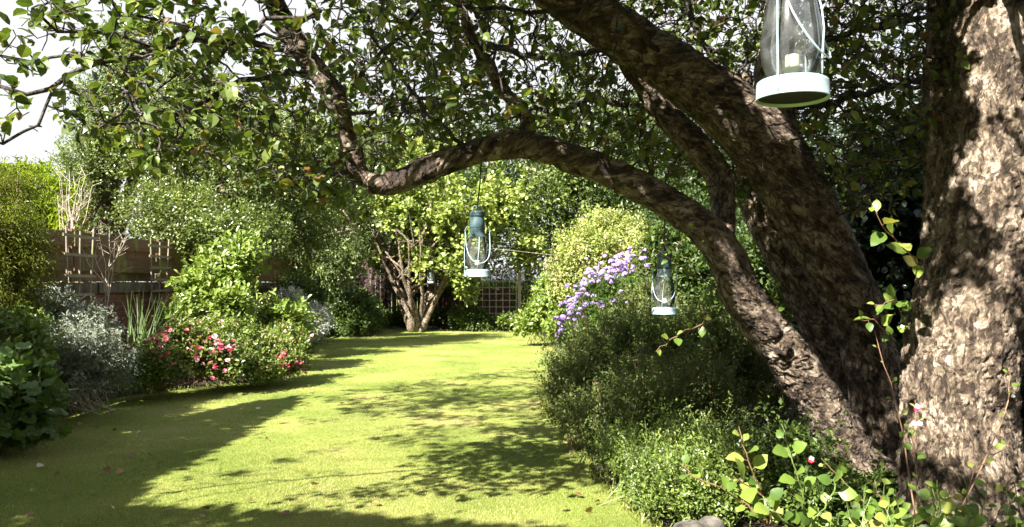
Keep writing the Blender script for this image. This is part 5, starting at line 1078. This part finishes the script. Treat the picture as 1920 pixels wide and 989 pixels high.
o = nd(t, 'ShaderNodeOutputMaterial'); L(m2.outputs[0], o.inputs[0]); M['glass'] = m

def lantern(loc, W, label, hang_to, yaw=0., tilt=(0, 0)):
    """hurricane lantern, W = base width; loc = centre of the base's lower rim"""
    t = empty('hurricane_lantern', loc, label, 'lantern', 'hurricane lanterns hanging in the apple tree')
    c = np.array(loc, float); K = 40
    def lz(name, prof, mat, parent=t, smooth=True, k=K):
        mb = MB(); mb.lathe([(r * W, z * W) for r, z in prof], c, k); return mb.build(name, mat, parent, smooth)
    base = lz('base', [(.0, .075), (.40, .07), (.475, .06), (.478, .0), (.5, -.012), (.505, .0), (.497, .012), (.492, .20), (.485, .235), (.46, .255), (.40, .262), (.36, .27), (.0, .272)], M['mint_metal'])
    lz('base_underside', [(.0, .055), (.44, .05), (.468, .03)], M['shade_and_band'], base)  # shade of the hollow underside put into the colour
    lz('burner', [(.0, .46), (.10, .46), (.13, .43), (.15, .40), (.155, .285), (.2, .275), (.21, .272)], M['burner_metal'])
    lz('candle', [(.0, .62), (.085, .62), (.095, .60), (.095, .455)], M['candle'])
    lz('glass_chimney', [(.335, .275), (.345, .32), (.39, .42), (.425, .55), (.437, .70), (.43, .86), (.405, 1.03), (.375, 1.2), (.345, 1.36), (.325, 1.53)], M['glass'])
    col = lz('collar', [(.325, 1.50), (.33, 1.52), (.318, 1.545), (.300, 1.57), (.290, 1.80), (.305, 1.815), (.300, 1.84), (.28, 1.845)], M['mint_metal'] if label.find('lowest') >= 0 else M['teal_metal'])
    ch = lz('chimney_cap', [(.28, 1.845), (.292, 1.86), (.292, 2.02), (.285, 2.14), (.262, 2.26), (.262, 2.30), (.29, 2.31), (.30, 2.33), (.285, 2.40), (.29, 2.42), (.305, 2.43), (.24, 2.49), (.13, 2.55), (.05, 2.565), (0, 2.57)], M['teal_metal'])
    for par_, r, z, n, q in ((col, .299, 1.71, 12, .021), (ch, .296, 2.37, 10, .020)):
        mb = MB()
        for i in range(n):
            a = 6.283 * i / n; e = np.array((math.cos(a), math.sin(a), 0)); mb.tube([c + e * (r - .01) * W + (0, 0, z * W), c + e * (r + .0035) * W + (0, 0, z * W)], q * W, 8)
        mb.build('air_holes', M['shade_and_band'], par_)  # solid plugs, the dark of the holes put into their colour
    mb = MB(); mb.lathe([(.302 * W, 1.83 * W), (.308 * W, 1.84 * W), (.308 * W, 1.86 * W), (.296 * W, 1.87 * W)], c, K); mb.build('band', M['shade_and_band'], ch, True)
    cy_, sy = math.cos(yaw), math.sin(yaw)
    def loc3(x, y, z): return c + W * np.array((x * cy_ - y * sy, x * sy + y * cy_, z))
    for s in (-1, 1):
        pts = [(.495 * s, 0, .02), (.50 * s, 0, .25), (.50 * s, 0, 1.0), (.49 * s, 0, 1.5), (.47 * s, 0, 1.78), (.42 * s, 0, 1.90), (.34 * s, 0, 1.88), (.29 * s, 0, 1.86)]
        mb = MB(); mb.tube([loc3(*p) for p in pts], .0125 * W, 8); mb.build('side_rod', M['wire_metal'], t, True)
        e = [(.47 * s, 0, 1.70), (.50 * s, -.02, 1.75), (.475 * s, -.02, 1.80), (.445 * s, 0, 1.75), (.47 * s, 0, 1.70)]
        mb = MB(); mb.tube([loc3(*p) for p in e], .014 * W, 6); mb.build('handle_eye', M['wire_metal'], t)
    an = np.linspace(0, math.pi, 21)
    h = [(.47 * math.cos(a) * (1 + .05 * math.sin(a)), -.50 * math.sin(a) ** .8, 1.74 - 1.24 * math.sin(a) ** .55) for a in an]
    mb = MB(); mb.tube([loc3(*p) for p in h], .0135 * W, 8); mb.build('bail_handle', M['wire_metal'], t, True)
    # wire guard crossing the glass
    mb = MB()
    mb.tube([loc3(*p) for p in [(-.10, -.46, .27), (-.08, -.455, .55), (-.05, -.47, .9), (-.02, -.43, 1.2), (0, -.35, 1.5)]], .012 * W, 6); mb.build('guard_wire', M['wire_metal'], t, True)
    for s in (-1, 1):
        mb = MB(); a = np.linspace(0, math.pi, 9); mb.tube([c + W * np.array((.10 * s + .09 * math.cos(q), 0, 2.55 + .17 * math.sin(q))) for q in a], .012 * W, 6); mb.build('top_ring', M['wire_metal'], t)
    mb = MB(); top = c + W * np.array((0, 0, 2.66)); mb.tube([top - (0, 0, .10 * W), top, (top + np.array(hang_to)) / 2 + (.004, 0, 0), np.array(hang_to)], .0050, 6); mb.build('hanging_wire', M['twig'], t)
    return t
p = P(895, 519, 4.75); hp = P(903, 292, 4.76); W1 = 49 * 4.75 / F
lantern((p.x, p.y, p.z), W1, 'middle lantern, dark teal top and pale base, hanging from the arching limb over the lawn', tuple(hp), yaw=.25)
p = P(1246, 589, 4.95); hp = P(1243, 372, 4.95); 
lantern((p.x, p.y, p.z), 46 * 4.95 / F, 'lowest lantern, hanging in shade before the right border below the limb', (p.x, p.y, P(1243, 385, 4.95).z), yaw=-.2)
p = P(1486, 186, 1.75)
tl = lantern((p.x, p.y, p.z), 133 * 1.75 / F, 'largest and nearest lantern at the top right, cut off by the frame edge', (p.x, 1.75, 2.68), yaw=.85)
# far tiny lantern
p = P(808, 531, 20.3)
lantern((p.x, p.y, p.z), .16, 'tiny far lantern hanging among the pale leaves of the multi-stemmed tree', (p.x, 20.3, 2.3))
# hooks under limb for the middle lantern: dark cord
def cyl_cord(a, b, r): mb = MB(); mb.tube(curve(a, b, 6, .03), r, 5); return mb
# washing line
mb = MB(); mb.tube([D(885, 463, 21), D(960, 470, 20), D(1030, 478, 18), D(1110, 486, 15)], .003, 4); tag(mb.build('garden_wire', M['pale_stem']), 'thin pale wire stretched between the far tree and the pale climber', 'wire')

# ------------------------------------------------------------------ shoots, near leafy sprigs
def shoot(mb_s, mb_l, pts, n, ln, wd, tip=True, spread=.9):
    pts = np.array(pts); q = np.array([pts[0]])
    m = 12; tt = np.linspace(0, len(pts) - 1, m); q = np.stack([np.interp(tt, np.arange(len(pts)), pts[:, i]) for i in range(3)], 1); q[1:-1] += rng.normal(size=(m - 2, 3)) * .004
    mb_s.tube(q, np.linspace(.0042, .0018, m), 5)
    for i in range(n):
        f = (i + .6) / n; j = int(f * (m - 1)); c = q[j]; dirv = unit(q[min(j + 1, m - 1)] - q[max(j - 1, 0)])
        a = i * 2.4 + random.random() * .8; u = unit(np.cross(dirv, (.2, -.9, .3))); v = np.cross(dirv, u); out = u * math.cos(a) + v * math.sin(a)
        axv = unit(out * spread + dirv * .55 + np.array((0, -.25, .0))); nr = unit(np.array((-.35, -.75, .75)) + rng.normal(size=3) * .35)
        s = random.uniform(.7, 1.15) * (1 - .35 * (f > .85)); pet = c + axv * .018; mb_s.tube([c, pet], .0012, 4, caps=False)
        leaves(mb_l, pet[None], axv[None], nr[None], ln * s, wd * s, T_BIG, np.array([random.random()]))
def shoots(name, label, cat, base, lines, parent=None, stem='green_stem', leaf='shoot_leaf', group=None):
    t = empty(name, base, label, cat, group); a = MB(); b = MB()
    for (pts, n, ln, wd) in lines: shoot(a, b, PP(*pts), n, ln, wd)
    a.build('stems', M[stem], t); b.build('foliage', M[leaf], t, True); return t
# young shoots growing out of the apple tree belong to it
for pts, n, ln, wd in (([(1450, 605, 5.15), (1456, 570, 5.1), (1452, 535, 5.05)], 6, .055, .035),
                       ([(1725, 500, 4.6), (1700, 470, 4.3), (1660, 430, 4.1), (1630, 375, 4.0)], 10, .105, .062),
                       ([(1740, 240, 4.9), (1700, 180, 4.7), (1665, 110, 4.5), (1640, 40, 4.4)], 9, .075, .045),
                       ([(1700, 620, 4.7), (1680, 560, 4.5), (1640, 575, 4.4)], 9, .085, .055), ([(1680, 640, 4.7), (1640, 600, 4.45), (1610, 600, 4.4)], 6, .08, .05),
                       ([(1345, 470, 4.9), (1300, 430, 4.6), (1255, 475, 4.5), (1240, 440, 4.45)], 6, .06, .03), ([(1360, 560, 5.1), (1310, 520, 4.8), (1270, 495, 4.6), (1235, 470, 4.5)], 8, .055, .028),
                       ([(1560, 340, 5.3), (1600, 305, 5.1), (1680, 300, 4.9), (1740, 290, 4.8)], 7, .07, .04), ([(1340, 600, 5.0), (1280, 620, 4.9), (1230, 660, 4.8)], 7, .07, .05)):
    a = MB(); b = MB(); shoot(a, b, PP(*pts), n, ln, wd)
    s_ = a.build('shoot', M['red_stem'], apple); b.build('shoot_leaves', M['shoot_leaf'], s_, True)
shoots('leafy_sprig', 'arching sprig with big pale green leaves beside the leaning trunk, at bottom centre right', 'plant', (P(1420, 960, 3.5).x, 3.5, 0),
       [([(1440, 985, 3.5), (1425, 915, 3.45), (1400, 860, 3.4), (1385, 800, 3.4)], 10, .085, .062), ([(1440, 985, 3.5), (1360, 918, 3.45), (1300, 895, 3.4), (1275, 870, 3.4)], 6, .06, .05),
        ([(1450, 985, 3.5), (1440, 940, 3.4), (1400, 910, 3.35), (1375, 895, 3.3)], 7, .085, .065)], stem='red_stem')
shoots('leafy_sprig', 'upright sprig of round bright leaves in front of the foot of the leaning trunk', 'plant', (P(1500, 960, 3.4).x, 3.4, 0),
       [([(1510, 1000, 3.4), (1505, 925, 3.35), (1485, 860, 3.3), (1465, 795, 3.3)], 13, .075, .058), ([(1510, 1000, 3.4), (1560, 930, 3.3), (1570, 880, 3.3)], 9, .07, .055), ([(1510, 1000, 3.4), (1450, 960, 3.3), (1430, 930, 3.3)], 7, .08, .06)])
# bank of round leaves along the bottom right
lines = []
for i in range(52):
    x = random.uniform(1530, 1915); y = random.uniform(885, 1010); d = random.uniform(3.0, 3.6); lines.append(([(x + random.gauss(0, 20), 1120, d + .1), (x + random.gauss(0, 12), (y + 1100) / 2, d), (x, y, d)], random.randint(8, 13), random.uniform(.05, .072), random.uniform(.042, .056)))
shoots('round_leaf_shrub', 'low shrub of round green leaves along the bottom right corner before both trunks', 'shrub', (P(1720, 1000, 3.3).x, 3.3, 0), lines)
# salvia with red and white flowers
sal = empty('salvia', (P(1715, 990, 3.9).x, 3.9, 0), 'slender salvia with white and red two-tone flowers in front of the flaky trunk', 'plant')
a = MB(); b = MB()
SP = [([(1728, 1050, 3.9), (1722, 900, 3.85), (1710, 820, 3.8), (1716, 750, 3.8)], 12, .05, .033), ([(1728, 1050, 3.9), (1655, 960, 3.9), (1640, 900, 3.9)], 8, .045, .03), ([(1728, 1050, 3.9), (1800, 960, 3.8), (1830, 880, 3.8), (1900, 830, 3.9)], 10, .05, .035), ([(1728, 1050, 3.9), (1600, 920, 4.0), (1540, 860, 4.0)], 7, .04, .03), ([(1728, 1050, 3.9), (1690, 800, 4.1), (1640, 620, 4.2)], 10, .035, .024), ([(1760, 1050, 3.9), (1890, 760, 4.0), (1895, 690, 4.0)], 7, .05, .03)]
for pts, n, ln, wd in SP: shoot(a, b, PP(*pts), n, ln, wd)
a.build('stems', M['red_stem'], sal); b.build('foliage', M['shoot_leaf'], sal, True)
def salvia_flower(p, s, red=True):
    e = MB(); leaves(e, np.repeat(np.array(p)[None], 3, 0), np.array([(-.5, -.4, .5), (.5, -.4, .5), (0, -.2, .9)]), np.array([(0, -1, .3)] * 3), .020 * s, .016 * s, T_SPR); w_ = e.build('flower', M['petal_white'], sal)
    if red: e = MB(); leaves(e, np.repeat(np.array(p)[None], 3, 0), np.array([(-.6, -.5, -.5), (.6, -.5, -.5), (0, -.5, -.8)]), np.array([(0, -1, .4)] * 3), .018 * s, .018 * s, T_SPR); e.build('red_lip', M['petal_red'], w_)
for (px, py, s, r) in ((1718, 765, 1.1, 1), (1712, 797, 1.1, 0), (1722, 797, 1.1, 0), (1520, 862, 1.0, 1), (1692, 935, .9, 1), (1690, 615, .8, 0), (1508, 975, .8, 1), (1898, 745, .8, 0)): salvia_flower(tuple(P(px, py, 3.75 if px > 1600 else 3.95)), s, r)

# ------------------------------------------------------------------ fallen leaves on the lawn
M['fallen'] = leafmat('fallen leaf', [(0, (.16, .07, .035)), (.5, (.28, .15, .07)), (.75, (.42, .30, .14)), (1, (.55, .50, .36))], trans=.15, clump=.1)
fl = []
for kind_, a_ in (('brown', .15), ('tan', .6), ('pale', .98)):
    mb = MB(); leaves(mb, np.array([(-.025, 0, .010)]), np.array([(1, 0, .1)]), np.array([(0, .25, 1)]), .055, .042, T_BIG, np.array([a_])); me = mb.mesh('fallen_leaf'); me.materials.append(M['fallen']); fl.append((kind_, me))
spots = [(75, 880, 2), (107, 895, 0), (200, 887, 0), (225, 890, 1), (282, 860, 0), (300, 875, 1), (245, 860, 0), (180, 806, 0), (208, 857, 1), (484, 770, 2), (215, 810, 0), (195, 830, 0), (208, 957, 2), (312, 965, 2), (120, 935, 0), (175, 930, 0), (55, 970, 0), (385, 960, 0), (376, 975, 0), (428, 950, 0), (305, 927, 1), (467, 945, 2), (590, 915, 1), (780, 765, 0), (500, 828, 1), (1120, 948, 0), (1105, 965, 1), (1060, 960, 1), (1085, 935, 0), (705, 950, 1), (535, 970, 0), (345, 750, 0), (313, 742, 1), (640, 760, 2), (350, 770, 0), (730, 720, 0), (940, 700, 0), (260, 815, 2), (900, 800, 1), (860, 940, 0), (970, 855, 0), (790, 925, 1), (205, 780, 0), (150, 800, 1), (1000, 770, 0)]
nm = {'brown': 'dry brown curled leaf lying on the lawn', 'tan': 'tan withered leaf lying flat on the lawn', 'pale': 'pale cream leaf lying on the grass'}
for i, (px, py, k) in enumerate(spots):
    g = G(px, py); o = bpy.data.objects.new('fallen_leaf', fl[k][1]); C.objects.link(o); o.location = (g.x, g.y, .014); o.rotation_euler = (random.gauss(0, .3), random.gauss(0, .3), random.uniform(0, 6.28)); s = random.uniform(.7, 1.2); o.scale = (s, s, s)
    tag(o, nm[fl[k][0]], 'leaf', fl[k][0] + ' leaves fallen on the lawn')
